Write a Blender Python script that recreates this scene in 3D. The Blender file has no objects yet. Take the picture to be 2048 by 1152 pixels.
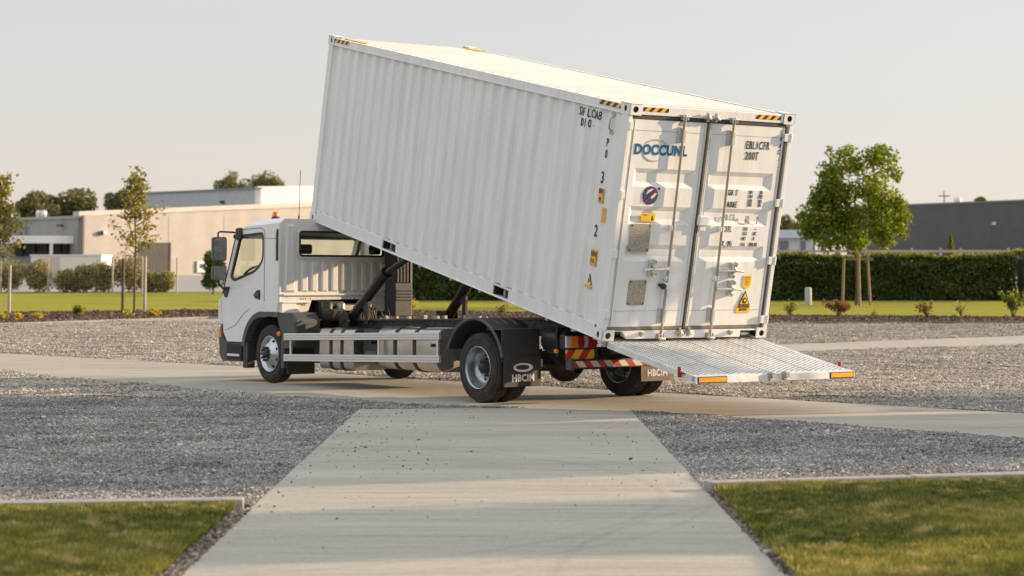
import bpy, math, random
import numpy as np
from mathutils import Matrix, Vector
from mathutils.geometry import tessellate_polygon
S = bpy.context.scene
COL = S.collection
PI = math.pi
R_ = math.radians
random.seed(7)
rng = np.random.default_rng(11)

# ---------------------------------------------------------------- camera, sky, sun, exposure
CAMZ = 1.45277; FPX = 3744.99; PITCH = .08
V0 = 562.354 - FPX*math.tan(PITCH)
cd = bpy.data.cameras.new('camera'); cam = bpy.data.objects.new('camera', cd); COL.objects.link(cam)
cam.location = (0, 0, CAMZ); cam.rotation_euler = (PI/2+PITCH, 0, 0)
cd.sensor_width = 36; cd.lens = FPX/2048*36; cd.shift_y = -(576-V0)/2048
cd.clip_start = .5; cd.clip_end = 5000
cd.dof.use_dof = True; cd.dof.focus_distance = 20.5; cd.dof.aperture_fstop = 2.5
S.camera = cam
SUN_AZ = R_(17); SUN_EL = R_(13)          # azimuth measured from +X towards +Y
w = bpy.data.worlds.new('World'); S.world = w; w.use_nodes = True
nt = w.node_tree; bg = nt.nodes['Background']
sky = nt.nodes.new('ShaderNodeTexSky'); sky.sky_type = 'NISHITA'; sky.sun_disc = False
sky.sun_elevation = SUN_EL; sky.sun_rotation = PI/2-SUN_AZ
sky.air_density = 1.0; sky.dust_density = 3.5; sky.ozone_density = 1.2
hs = nt.nodes.new('ShaderNodeHueSaturation'); hs.inputs['Saturation'].default_value = .32
nt.links.new(sky.outputs[0], hs.inputs['Color'])
mx = nt.nodes.new('ShaderNodeMix'); mx.data_type = 'RGBA'; mx.inputs[0].default_value = .62
nt.links.new(hs.outputs[0], mx.inputs[6])
wtc = nt.nodes.new('ShaderNodeTexCoord'); wsp = nt.nodes.new('ShaderNodeSeparateXYZ'); nt.links.new(wtc.outputs['Generated'], wsp.inputs[0])
wr_ = nt.nodes.new('ShaderNodeValToRGB'); we = wr_.color_ramp.elements           # thin high haze: pale and warm at the horizon, brighter and bluer overhead
we[0].position = 0; we[0].color = (.74, .65, .56, 1); we[1].position = .6; we[1].color = (.87, .90, .93, 1)
for p_, c_ in ((.035, (.715, .64, .56, 1)), (.085, (.625, .60, .565, 1)), (.15, (.565, .575, .585, 1))): x_ = we.new(p_); x_.color = c_
nt.links.new(wsp.outputs['Z'], wr_.inputs[0])
wm = nt.nodes.new('ShaderNodeVectorMath'); wm.operation = 'SCALE'; wm.inputs['Scale'].default_value = 12.0; nt.links.new(wr_.outputs[0], wm.inputs[0])
nt.links.new(wm.outputs[0], mx.inputs[7])
nt.links.new(mx.outputs[2], bg.inputs['Color']); bg.inputs['Strength'].default_value = .085
sd = bpy.data.lights.new('sun', 'SUN'); sun = bpy.data.objects.new('sun', sd); COL.objects.link(sun)
sd.energy = 5.0; sd.angle = R_(.6); sd.color = (1, .73, .46)
sdir = Vector((math.cos(SUN_EL)*math.cos(SUN_AZ), math.cos(SUN_EL)*math.sin(SUN_AZ), math.sin(SUN_EL)))
sun.rotation_euler = sdir.to_track_quat('Z', 'Y').to_euler()
S.view_settings.view_transform = 'Standard'; S.view_settings.look = 'None'
S.view_settings.exposure = .68; S.view_settings.gamma = 1
S.render.resolution_x = 1024; S.render.resolution_y = 576
S.render.engine = 'CYCLES'

# ---------------------------------------------------------------- terrain
GY = [28, 70, 79, 110, 180, 400, 1500]; GZ = [0, .74, .97, 1.42, 2.2, 4.6, 14]
def g(y): return float(np.interp(y, GY, GZ))
def ray(u, v):
    x = (u-1024)/FPX; z = -(v-V0)/FPX; c, s = math.cos(PITCH), math.sin(PITCH)
    return x, c-z*s, s+z*c
def at(u, v):                      # where the ground seen at a photo pixel lies
    d = ray(u, v); ys = np.geomspace(5, 1400, 30000); z = CAMZ+ys*d[2]/d[1]
    i = int(np.argmax(z < np.interp(ys, GY, GZ))); y = float(ys[i])
    return (y*d[0]/d[1], y, g(y))
def zat(v, y):                     # height seen at row v at distance y
    d = ray(1024, v); return CAMZ+y*d[2]/d[1]
def xat(u, y): return (u-1024)/FPX*y/(math.cos(PITCH))

# ---------------------------------------------------------------- materials
def mat(name, col, rough=.5, metal=0, var=.0, vscale=6, bump=0, bscale=60, col2=None, coat=0, stretch=None, spec=.5, bdist=.01, streak=0):
    m = bpy.data.materials.new(name); m.use_nodes = True; n = m.node_tree; b = n.nodes['Principled BSDF']
    b.inputs['Base Color'].default_value = (*col, 1); b.inputs['Roughness'].default_value = rough
    b.inputs['Metallic'].default_value = metal; b.inputs['Coat Weight'].default_value = coat
    b.inputs['Specular IOR Level'].default_value = spec
    tc = n.nodes.new('ShaderNodeTexCoord'); src = tc.outputs['Object']
    if stretch:
        mp = n.nodes.new('ShaderNodeMapping'); mp.inputs['Scale'].default_value = stretch
        n.links.new(src, mp.inputs[0]); src = mp.outputs[0]
    if var or col2:
        no = n.nodes.new('ShaderNodeTexNoise'); no.inputs['Scale'].default_value = vscale; no.inputs['Detail'].default_value = 8
        no.inputs['Roughness'].default_value = .65; n.links.new(src, no.inputs['Vector'])
        cr = n.nodes.new('ShaderNodeValToRGB'); cr.color_ramp.elements[0].position = .3; cr.color_ramp.elements[1].position = .7
        c2 = col2 or tuple(max(0, c*(1-var)) for c in col)
        c1 = col if col2 else tuple(min(1, c*(1+var*.5)) for c in col)
        cr.color_ramp.elements[0].color = (*c2, 1); cr.color_ramp.elements[1].color = (*c1, 1)
        n.links.new(no.outputs['Fac'], cr.inputs[0]); n.links.new(cr.outputs[0], b.inputs['Base Color'])
        mr = n.nodes.new('ShaderNodeMapRange'); mr.inputs['To Min'].default_value = min(1, rough*1.25); mr.inputs['To Max'].default_value = rough*.85
        n.links.new(no.outputs['Fac'], mr.inputs['Value']); n.links.new(mr.outputs[0], b.inputs['Roughness'])
    if bump:
        n2 = n.nodes.new('ShaderNodeTexNoise'); n2.inputs['Scale'].default_value = bscale; n2.inputs['Detail'].default_value = 5
        n.links.new(src, n2.inputs['Vector']); bp = n.nodes.new('ShaderNodeBump'); bp.inputs['Strength'].default_value = bump
        bp.inputs['Distance'].default_value = bdist; n.links.new(n2.outputs['Fac'], bp.inputs['Height']); n.links.new(bp.outputs[0], b.inputs['Normal'])
    return m
def ramp_attr(name, cols, rough=.8, trans=0, spec=.3):      # colour by the per-piece 'rnd' attribute
    m = bpy.data.materials.new(name); m.use_nodes = True; n = m.node_tree; b = n.nodes['Principled BSDF']
    a = n.nodes.new('ShaderNodeAttribute'); a.attribute_name = 'rnd'
    cr = n.nodes.new('ShaderNodeValToRGB'); el = cr.color_ramp.elements
    while len(el) < len(cols): el.new(.5)
    for i, c in enumerate(cols): el[i].position = i/(len(cols)-1); el[i].color = (*c, 1)
    n.links.new(a.outputs['Fac'], cr.inputs[0]); n.links.new(cr.outputs[0], b.inputs['Base Color'])
    b.inputs['Roughness'].default_value = rough; b.inputs['Specular IOR Level'].default_value = spec
    if trans:
        t = n.nodes.new('ShaderNodeBsdfTranslucent'); mxs = n.nodes.new('ShaderNodeMixShader'); mxs.inputs[0].default_value = trans
        g2 = n.nodes.new('ShaderNodeHueSaturation'); g2.inputs['Value'].default_value = 1.5; g2.inputs['Saturation'].default_value = 1.1
        n.links.new(cr.outputs[0], g2.inputs['Color']); n.links.new(g2.outputs[0], t.inputs[0])
        n.links.new(b.outputs[0], mxs.inputs[1]); n.links.new(t.outputs[0], mxs.inputs[2])
        n.links.new(mxs.outputs[0], n.nodes['Material Output'].inputs[0])
    return m
def glass(name, tint, refl=.12):
    m = bpy.data.materials.new(name); m.use_nodes = True; n = m.node_tree
    tr = n.nodes.new('ShaderNodeBsdfTransparent'); tr.inputs[0].default_value = (*tint, 1)
    gl = n.nodes.new('ShaderNodeBsdfGlossy'); gl.inputs['Roughness'].default_value = .03
    fr = n.nodes.new('ShaderNodeLayerWeight'); fr.inputs[0].default_value = .5; pw = n.nodes.new('ShaderNodeMath'); pw.operation = 'POWER'; pw.inputs[1].default_value = 4; n.links.new(fr.outputs['Facing'], pw.inputs[0])
    ad = n.nodes.new('ShaderNodeMath'); ad.operation = 'MULTIPLY_ADD'; ad.inputs[1].default_value = .8; ad.inputs[2].default_value = refl; n.links.new(pw.outputs[0], ad.inputs[0])
    mxs = n.nodes.new('ShaderNodeMixShader'); n.links.new(ad.outputs[0], mxs.inputs[0]); n.links.new(tr.outputs[0], mxs.inputs[1]); n.links.new(gl.outputs[0], mxs.inputs[2])
    n.links.new(mxs.outputs[0], n.nodes['Material Output'].inputs[0]); return m
def stripes(name, c1, c2, axis, scale, slant=1., up='Z', rough=.4):
    m = bpy.data.materials.new(name); m.use_nodes = True; n = m.node_tree; b = n.nodes['Principled BSDF']; b.inputs['Roughness'].default_value = rough
    tc = n.nodes.new('ShaderNodeTexCoord'); sp = n.nodes.new('ShaderNodeSeparateXYZ'); n.links.new(tc.outputs['Object'], sp.inputs[0])
    m1 = n.nodes.new('ShaderNodeMath'); m1.operation = 'MULTIPLY_ADD'; m1.inputs[1].default_value = slant
    n.links.new(sp.outputs[up], m1.inputs[0]); n.links.new(sp.outputs[axis], m1.inputs[2])
    m2 = n.nodes.new('ShaderNodeMath'); m2.operation = 'MULTIPLY'; m2.inputs[1].default_value = scale; n.links.new(m1.outputs[0], m2.inputs[0])
    m3 = n.nodes.new('ShaderNodeMath'); m3.operation = 'FRACT'; n.links.new(m2.outputs[0], m3.inputs[0])
    m4 = n.nodes.new('ShaderNodeMath'); m4.operation = 'GREATER_THAN'; m4.inputs[1].default_value = .5; n.links.new(m3.outputs[0], m4.inputs[0])
    mxc = n.nodes.new('ShaderNodeMix'); mxc.data_type = 'RGBA'; mxc.inputs[6].default_value = (*c1, 1); mxc.inputs[7].default_value = (*c2, 1)
    n.links.new(m4.outputs[0], mxc.inputs[0]); n.links.new(mxc.outputs[2], b.inputs['Base Color']); return m
def paint(name, col, rough=.38, dirt=.12, streak=(1, 1, .12)):
    m = mat(name, col, rough, 0, 0); n = m.node_tree; b = n.nodes['Principled BSDF']
    tc = [x for x in n.nodes if x.type == 'TEX_COORD'][0]
    mp = n.nodes.new('ShaderNodeMapping'); mp.inputs['Scale'].default_value = streak; n.links.new(tc.outputs['Object'], mp.inputs[0])
    a = n.nodes.new('ShaderNodeTexNoise'); a.inputs['Scale'].default_value = 5; a.inputs['Detail'].default_value = 10; a.inputs['Roughness'].default_value = .7; n.links.new(mp.outputs[0], a.inputs[0])
    c = n.nodes.new('ShaderNodeValToRGB'); c.color_ramp.elements[0].position = .25; c.color_ramp.elements[1].position = .62
    c.color_ramp.elements[0].color = (*[x*(1-dirt)*.97 for x in col], 1); c.color_ramp.elements[1].color = (*col, 1)
    n.links.new(a.outputs[0], c.inputs[0]); n.links.new(c.outputs[0], b.inputs['Base Color'])
    a2 = n.nodes.new('ShaderNodeTexNoise'); a2.inputs['Scale'].default_value = 2.2; a2.inputs['Detail'].default_value = 3; n.links.new(tc.outputs['Object'], a2.inputs[0])
    bp = n.nodes.new('ShaderNodeBump'); bp.inputs['Strength'].default_value = .25; bp.inputs['Distance'].default_value = .02
    n.links.new(a2.outputs[0], bp.inputs['Height']); n.links.new(bp.outputs[0], b.inputs['Normal'])
    return m
M = {}
M['roof_paint'] = paint('dimmed_roof_paint', (.66, .655, .635), .7, .22, (.15, 3.2, 1)); M['white'] = paint('container_paint', (.80, .805, .80), .6, .16); M['white'].node_tree.nodes['Principled BSDF'].inputs['Specular IOR Level'].default_value = .3  # roof colour dimmed to offset sun glare, streaks painted in for rib shading
M['cab'] = paint('cab_paint', (.76, .77, .78), .22, .06); M['cab'].node_tree.nodes['Principled BSDF'].inputs['Coat Weight'].default_value = .4
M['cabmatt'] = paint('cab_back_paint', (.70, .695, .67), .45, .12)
M['black'] = mat('black_plastic', (.03, .031, .033), .5, var=.3, bump=.1)
M['grey_plastic'] = mat('grey_plastic', (.075, .077, .08), .55, var=.25, vscale=9)
M['frame'] = mat('chassis_steel', (.035, .032, .03), .45, .2, var=.5, vscale=14, bump=.2)
M['rubber'] = mat('tyre_rubber', (.052, .046, .04), .8, col2=(.020, .019, .018), vscale=7, bump=.25, bscale=90)
M['gasket'] = mat('rubber_gasket', (.05, .047, .042), .7, var=.3)
M['alu'] = mat('brushed_aluminium', (.72, .73, .74), .38, .75, var=.12, vscale=8, stretch=(1, .05, 1))
M['tank'] = mat('tank_aluminium', (.50, .485, .465), .24, .92, var=.3, vscale=3)
M['rim'] = mat('rim_silver', (.55, .59, .63), .22, .9, var=.15)
M['rimgrey'] = mat('painted_rim', (.40, .43, .46), .24, .85, var=.3)
M['steel'] = mat('galvanised_steel', (.42, .41, .385), .45, .6, var=.3, vscale=12)
M['chrome'] = mat('bright_steel', (.7, .7, .68), .25, .9, var=.1)
M['rod'] = mat('lock_rod_steel', (.42, .40, .36), .4, .55, var=.25, vscale=10)
M['plate'] = mat('weathered_plate', (.42, .385, .33), .5, .35, var=.45, vscale=28, stretch=(1, 1, 2.5))
M['orange'] = mat('orange_lens', (.85, .22, .02), .25, var=.1)
M['amber'] = mat('amber_lens', (.9, .42, .03), .3, var=.25, vscale=60)
M['red'] = mat('red_lens', (.45, .012, .015), .2, var=.1)
M['redpaint'] = mat('red_latch', (.32, .02, .02), .4, var=.2)
M['silver'] = mat('clear_lens', (.7, .7, .7), .2, .4)
M['yellow'] = mat('yellow_sticker', (.80, .52, .03), .4, var=.12)
M['sticker_orange'] = mat('orange_sticker', (.72, .40, .06), .4, var=.15)
M['ink'] = mat('black_lettering', (.02, .02, .02), .5)
M['blue'] = mat('blue_lettering', (.005, .115, .24), .4)
M['navy'] = mat('navy_emblem', (.02, .07, .17), .4)
M['redink'] = mat('red_emblem', (.38, .03, .06), .4)
M['whiteink'] = mat('white_lettering', (.6, .6, .6), .5)
M['greyink'] = mat('grey_swoosh', (.42, .41, .38), .5)
M['seat'] = mat('seat_fabric', (.025, .025, .027), .9)
M['glass'] = glass('cab_glass', (.93, .955, .915), .05)
M['mirror'] = mat('mirror_glass', (.16, .17, .18), .08, 1, var=.5, vscale=9)  # base tone darkened and mottled in place of reflected trees
M['haz'] = {}
M['redwhite'] = stripes('red_white_tape', (.45, .015, .02), (.62, .6, .58), 'X', 4.6, .9)
M['redyellow'] = stripes('red_yellow_board', (.50, .02, .02), (.85, .50, .02), 'X', 4.4, -.8)
M['hazx'] = stripes('yellow_black_tape', (.02, .02, .02), (.85, .48, .03), 'X', 9, -1.)
M['hazy'] = stripes('yellow_black_side_tape', (.02, .02, .02), (.75, .45, .12), 'Y', 8, 1.)

# concrete
def concrete(name, col, joints=None):
    m = bpy.data.materials.new(name); m.use_nodes = True; n = m.node_tree; b = n.nodes['Principled BSDF']; b.inputs['Roughness'].default_value = .85
    b.inputs['Specular IOR Level'].default_value = .25
    tc = n.nodes.new('ShaderNodeTexCoord')
    def noise(sc, strch=(1, 1, 1), det=8, ro=.6):
        mp = n.nodes.new('ShaderNodeMapping'); mp.inputs['Scale'].default_value = strch; n.links.new(tc.outputs['Object'], mp.inputs[0])
        a = n.nodes.new('ShaderNodeTexNoise'); a.inputs['Scale'].default_value = sc; a.inputs['Detail'].default_value = det; a.inputs['Roughness'].default_value = ro
        n.links.new(mp.outputs[0], a.inputs[0]); return a
    a = noise(.5, (.5, 2.2, 1)); st = noise(3, (.25, 9, 1)); fi = noise(45)
    def mul(x, y, f):
        q = n.nodes.new('ShaderNodeMix'); q.data_type = 'RGBA'; q.blend_type = 'MULTIPLY'; q.inputs[0].default_value = f
        n.links.new(x, q.inputs[6]); n.links.new(y, q.inputs[7]); return q.outputs[2]
    def cr(x, lo, hi, p0=.3, p1=.7):
        c = n.nodes.new('ShaderNodeValToRGB'); c.color_ramp.elements[0].position = p0; c.color_ramp.elements[1].position = p1
        c.color_ramp.elements[0].color = lo; c.color_ramp.elements[1].color = hi; n.links.new(x.outputs[0], c.inputs[0]); return c.outputs[0]
    base = cr(a, (*[c*.74 for c in col], 1), (*col, 1))
    o = mul(base, cr(st, (.66, .665, .67, 1), (1, 1, 1, 1), .35, .6), .85)
    o = mul(o, cr(fi, (.72, .72, .72, 1), (1, 1, 1, 1), .3, .6), .7)
    sp = n.nodes.new('ShaderNodeTexVoronoi'); sp.inputs['Scale'].default_value = 7; n.links.new(tc.outputs['Object'], sp.inputs[0])
    o = mul(o, cr(sp, (.55, .54, .52, 1), (1, 1, 1, 1), .02, .06), .6)
    def M_(op, a, c, c2=None):
        q = n.nodes.new('ShaderNodeMath'); q.operation = op
        for i, x in enumerate((a, c, c2)):
            if x is None: continue
            if isinstance(x, (int, float)): q.inputs[i].default_value = x
            else: n.links.new(x, q.inputs[i])
        return q.outputs[0]
    if joints:        # saw-cut joints and old tyre marks in the slab
        xyz = n.nodes.new('ShaderNodeSeparateXYZ'); n.links.new(tc.outputs['Object'], xyz.inputs[0]); X, Y = xyz.outputs[0], xyz.outputs[1]
        jt = M_('LESS_THAN', M_('FRACT', M_('MULTIPLY_ADD', Y, 1/4.6, -11.75/4.6+4), 0), .0022)
        rub = noise(5, (3, 1, 1), 6, .7)
        marks = None
        for cx, cy, r, w_ in ((-3, 13, 4.02, .055), (-3, 13, 4.35, .04), (5.5, 9.0, 5.3, .05)):
            dx = M_('SUBTRACT', X, cx); dy = M_('SUBTRACT', Y, cy); dd = M_('SQRT', M_('ADD', M_('MULTIPLY', dx, dx), M_('MULTIPLY', dy, dy)), 0)
            k_ = M_('SMOOTH_MAX', M_('SUBTRACT', 1, M_('DIVIDE', M_('ABSOLUTE', M_('SUBTRACT', dd, r), 0), w_)), 0, .1)
            marks = k_ if marks is None else M_('MAXIMUM', marks, k_)
        am = M_('MULTIPLY', M_('MULTIPLY', marks, M_('POWER', rub.outputs[0], 2.0)), .6); am = M_('MINIMUM', M_('ADD', am, M_('MULTIPLY', jt, .3)), .6)
        q = n.nodes.new('ShaderNodeMix'); q.data_type = 'RGBA'; n.links.new(am, q.inputs[0]); n.links.new(o, q.inputs[6]); q.inputs[7].default_value = (.12, .115, .105, 1); o = q.outputs[2]
    n.links.new(o, b.inputs['Base Color'])
    bp = n.nodes.new('ShaderNodeBump'); bp.inputs['Strength'].default_value = .5; bp.inputs['Distance'].default_value = .006
    br = noise(14, (.12, 12, 1)); n.links.new(br.outputs[0], bp.inputs['Height']); n.links.new(bp.outputs[0], b.inputs['Normal'])
    return m
M['concrete'] = concrete('broomed_concrete', (.52, .49, .425), True)
M['concrete2'] = concrete('road_concrete', (.50, .465, .40))
M['kerb'] = mat('kerb_concrete', (.33, .305, .27), .85, var=.3, vscale=10, bump=.5, bscale=60)
def gravelmat():
    m = bpy.data.materials.new('gravel_bed'); m.use_nodes = True; n = m.node_tree; b = n.nodes['Principled BSDF']; b.inputs['Roughness'].default_value = .9
    b.inputs['Specular IOR Level'].default_value = .2
    tc = n.nodes.new('ShaderNodeTexCoord')
    v = n.nodes.new('ShaderNodeTexVoronoi'); v.inputs['Scale'].default_value = 26; n.links.new(tc.outputs['Object'], v.inputs[0])
    sp = n.nodes.new('ShaderNodeSeparateColor'); n.links.new(v.outputs['Color'], sp.inputs[0])
    c = n.nodes.new('ShaderNodeValToRGB'); e = c.color_ramp.elements; e[0].color = (.13, .125, .12, 1); e[1].color = (.60, .55, .48, 1)
    x = e.new(.5); x.color = (.35, .33, .30, 1); n.links.new(sp.outputs[0], c.inputs[0])
    a = n.nodes.new('ShaderNodeTexNoise'); a.inputs['Scale'].default_value = .5; a.inputs['Detail'].default_value = 6
    mp = n.nodes.new('ShaderNodeMapping'); mp.inputs['Scale'].default_value = (.5, 1.6, 1); n.links.new(tc.outputs['Object'], mp.inputs[0]); n.links.new(mp.outputs[0], a.inputs[0])
    c2 = n.nodes.new('ShaderNodeValToRGB'); c2.color_ramp.elements[0].position = .35; c2.color_ramp.elements[1].position = .65
    c2.color_ramp.elements[0].color = (.78, .77, .76, 1); c2.color_ramp.elements[1].color = (1.15, 1.13, 1.1, 1); n.links.new(a.outputs[0], c2.inputs[0])
    q = n.nodes.new('ShaderNodeMix'); q.data_type = 'RGBA'; q.blend_type = 'MULTIPLY'; q.inputs[0].default_value = 1; n.links.new(c.outputs[0], q.inputs[6]); n.links.new(c2.outputs[0], q.inputs[7])
    n.links.new(q.outputs[2], b.inputs['Base Color'])
    bp = n.nodes.new('ShaderNodeBump'); bp.inputs['Strength'].default_value = 1; bp.inputs['Distance'].default_value = .03; bp.invert = True
    n.links.new(v.outputs['Distance'], bp.inputs['Height']); n.links.new(bp.outputs[0], b.inputs['Normal'])
    return m
M['gravel'] = gravelmat()
M['pebble'] = ramp_attr('pebbles', [(.08, .081, .085), (.168, .168, .170), (.235, .232, .228), (.31, .295, .275), (.42, .39, .35), (.62, .57, .50)], .85)
M['pebble_far'] = ramp_attr('sunlit_pebbles', [(.14, .13, .12), (.28, .26, .23), (.38, .35, .305), (.48, .435, .38), (.60, .55, .48)], .85)  # lighter, warmer copy of the pebbles with sunlight put into the colour
M['loose'] = ramp_attr('loose_stones', [(.05, .05, .05), (.12, .115, .11), (.2, .19, .17)], .85)
M['soil'] = mat('dark_soil', (.055, .042, .032), .95, var=.5, vscale=20, bump=.8, bscale=50)
M['lawnbase'] = mat('lawn_ground', (.11, .13, .03), .95, col2=(.075, .07, .03), vscale=3, bump=.8, bscale=60)
def farlawn():
    m = mat('mown_lawn', (.33, .30, .045), .95, col2=(.19, .20, .03), vscale=1.2, bump=1., bscale=9, bdist=.05, stretch=(.25, 1, 1), spec=.05); return m
M['lawn'] = farlawn()
M['grass'] = ramp_attr('grass_blades', [(.035, .05, .015), (.11, .135, .028), (.22, .22, .045), (.38, .33, .085), (.52, .41, .20)], .7, .3)
M['mulch'] = mat('bark_mulch', (.10, .068, .055), .95, col2=(.035, .024, .02), vscale=7, bump=1., bscale=18, bdist=.05)
M['chips'] = ramp_attr('bark_chips', [(.03, .02, .016), (.08, .05, .038), (.15, .10, .08), (.26, .19, .16)], .9)
M['dryleaf'] = ramp_attr('fallen_leaves', [(.30, .09, .03), (.42, .2, .09), (.20, .07, .03)], .8, .2)
M['bark'] = mat('bark', (.12, .085, .055), .9, var=.4, vscale=20, bump=.6, bscale=40)
M['stake'] = mat('wooden_stake', (.30, .22, .14), .8, var=.25, vscale=12, stretch=(6, 6, 1))
M['post'] = mat('fence_post', (.42, .38, .32), .8, var=.2)
M['wire'] = mat('fence_wire', (.35, .34, .32), .5, .5)

# ---------------------------------------------------------------- mesh helpers
class MB:
    def __init__(s): s.v = []; s.f = []; s.smooth = []; s.marks = []
    def add(s, vs, fs, smooth=False):
        o = len(s.v); s.v += [tuple(map(float, p)) for p in vs]; s.f += [tuple(i+o for i in f) for f in fs]; s.smooth += [smooth]*len(fs); return s
    def mark(s): s.marks.append((len(s.v), len(s.f))); return s
    def each(s, name, m, parent=None, **k):      # every marked piece becomes an object of its own
        ms = s.marks+[(len(s.v), len(s.f))]; out = []
        for (v0, f0), (v1, f1) in zip(ms[:-1], ms[1:]):
            q = MB(); q.v = s.v[v0:v1]; q.f = [tuple(i-v0 for i in f) for f in s.f[f0:f1]]; q.smooth = s.smooth[f0:f1]; out.append(q.build(name, m, parent, **k))
        return out
    def box(s, x0, x1, y0, y1, z0, z1, mt=None):
        v = [(x, y, z) for z in (z0, z1) for y in (y0, y1) for x in (x0, x1)]
        if mt is not None: v = [mt@Vector(p) for p in v]
        return s.add(v, [(0, 2, 3, 1), (4, 5, 7, 6), (0, 1, 5, 4), (2, 6, 7, 3), (0, 4, 6, 2), (1, 3, 7, 5)])
    def hexa(s, p):   # 8 corners: bottom 4 ccw, top 4 ccw
        return s.add(p, [(3, 2, 1, 0), (4, 5, 6, 7), (0, 1, 5, 4), (1, 2, 6, 5), (2, 3, 7, 6), (3, 0, 4, 7)])
    def tube(s, path, r, n=10, cap=True):
        path = [Vector(p) for p in path]; rs = r if isinstance(r, (list, tuple)) else [r]*len(path)
        vs = []; up = None
        for i, p in enumerate(path):
            t = (path[min(i+1, len(path)-1)]-path[max(i-1, 0)]).normalized()
            if up is None: up = Vector((0, 0, 1)) if abs(t.z) < .9 else Vector((1, 0, 0))
            a = t.cross(up).normalized(); b = a.cross(t).normalized(); up = b
            vs += [p+rs[i]*(a*math.cos(2*PI*k/n)+b*math.sin(2*PI*k/n)) for k in range(n)]
        fs = [(i*n+k, i*n+(k+1) % n, (i+1)*n+(k+1) % n, (i+1)*n+k) for i in range(len(path)-1) for k in range(n)]
        s.add(vs, [f[::-1] for f in fs], True)
        if cap:
            m = len(path)-1
            s.add(vs[:n], [tuple(range(n))]); s.add(vs[m*n:], [tuple(range(n))[::-1]])
        return s
    def lathe(s, prof, c, axis=0, n=48, smooth=True, sgn=1):   # prof: (a along axis, r)
        vs = []
        for a, r in prof:
            for k in range(n):
                t = 2*PI*k/n; p = [0, 0, 0]; p[axis] = a; p[(axis+1) % 3] = r*math.cos(t); p[(axis+2) % 3] = r*math.sin(t)
                vs.append([c[j]+p[j] for j in range(3)])
        fs = [(i*n+k, i*n+(k+1) % n, (i+1)*n+(k+1) % n, (i+1)*n+k) for i in range(len(prof)-1) for k in range(n)]
        if sgn < 0: fs = [f[::-1] for f in fs]
        return s.add(vs, fs, smooth)
    def plate(s, loops, fn, t):    # 2D outline + holes, fn(u,v,w)->3D, thickness t along w (0..t)
        tris = tessellate_polygon([[Vector((a, b, 0)) for a, b in L] for L in loops])
        flat = [p for L in loops for p in L]; n = len(flat)
        vs = [fn(a, b, 0) for a, b in flat]+[fn(a, b, t) for a, b in flat]
        fs = [tuple(x) for x in tris]+[tuple(i+n for i in x[::-1]) for x in tris]; o = 0
        for L in loops:
            k = len(L); fs += [(o+i, o+(i+1) % k, n+o+(i+1) % k, n+o+i) for i in range(k)]; o += k
        return s.add(vs, fs)
    def build(s, name, m, parent=None, bevel=0, seg=2, sm=None, recalc=True):
        me = bpy.data.meshes.new(name); me.from_pydata(s.v, [], s.f); me.materials.append(m)
        me.polygons.foreach_set('use_smooth', s.smooth if sm is None else [sm]*len(s.f)); me.update()
        if recalc:
            import bmesh
            b = bmesh.new(); b.from_mesh(me)
            if bevel: bmesh.ops.remove_doubles(b, verts=b.verts, dist=1e-5)
            bmesh.ops.recalc_face_normals(b, faces=b.faces); b.to_mesh(me); b.free()
        o = bpy.data.objects.new(name, me); COL.objects.link(o)
        if parent: o.parent = parent
        if bevel:
            md = o.modifiers.new('bevel', 'BEVEL'); md.width = bevel; md.segments = seg; md.limit_method = 'ANGLE'; md.angle_limit = R_(35); md.harden_normals = False
        return o
def npmesh(name, V, F, m, parent=None, rnd=None, smooth=False):
    me = bpy.data.meshes.new(name); V = np.asarray(V, np.float32); F = np.asarray(F, np.int32)
    me.vertices.add(len(V)); me.vertices.foreach_set('co', V.ravel()); k = F.shape[1]
    me.loops.add(F.size); me.loops.foreach_set('vertex_index', F.ravel()); me.polygons.add(len(F))
    me.polygons.foreach_set('loop_start', np.arange(0, F.size, k, dtype=np.int32)); me.polygons.foreach_set('loop_total', np.full(len(F), k, np.int32))
    me.polygons.foreach_set('use_smooth', np.full(len(F), smooth))
    me.update(calc_edges=True)
    if rnd is not None:
        a = me.attributes.new('rnd', 'FLOAT', 'POINT'); a.data.foreach_set('value', np.asarray(rnd, np.float32))
    me.materials.append(m); o = bpy.data.objects.new(name, me); COL.objects.link(o)
    if parent: o.parent = parent
    return o
def tag(o, label=None, cat=None, group=None, kind=None):
    if label: o['label'] = label
    if cat: o['category'] = cat
    if group: o['group'] = group
    if kind: o['kind'] = kind
    return o
def thing(name, label, cat, loc=(0, 0, 0), rot=(0, 0, 0), group=None):
    o = bpy.data.objects.new(name, None); COL.objects.link(o); o.location = loc; o.rotation_euler = rot; o.empty_display_size = .2
    return tag(o, label, cat, group)
def roundpoly(pts, r, n=5):
    out = []; k = len(pts)
    for i in range(k):
        p = Vector(pts[i]); a = Vector(pts[i-1])-p; b = Vector(pts[(i+1) % k])-p
        rr = min(r if not isinstance(r, (list, tuple)) else r[i], a.length*.45, b.length*.45)
        if rr < 1e-4: out.append(tuple(p)); continue
        p0 = p+a.normalized()*rr; p1 = p+b.normalized()*rr
        for j in range(n+1):
            t = j/n; q = p0*(1-t)**2+p*2*t*(1-t)+p1*t*t; out.append(tuple(q))
    return out
def rect(x0, x1, y0, y1): return [(x0, y0), (x1, y0), (x1, y1), (x0, y1)]
def offset_ring(pts, d):
    c = Vector((sum(p[0] for p in pts)/len(pts), sum(p[1] for p in pts)/len(pts))); k = len(pts); out = []
    for i in range(k):
        e = (Vector(pts[(i+1) % k])-Vector(pts[i-1])).normalized(); n = Vector((e.y, -e.x))
        if n.dot(Vector(pts[i])-c) < 0: n = -n
        out.append(tuple(Vector(pts[i])+n*d))
    return out
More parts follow.
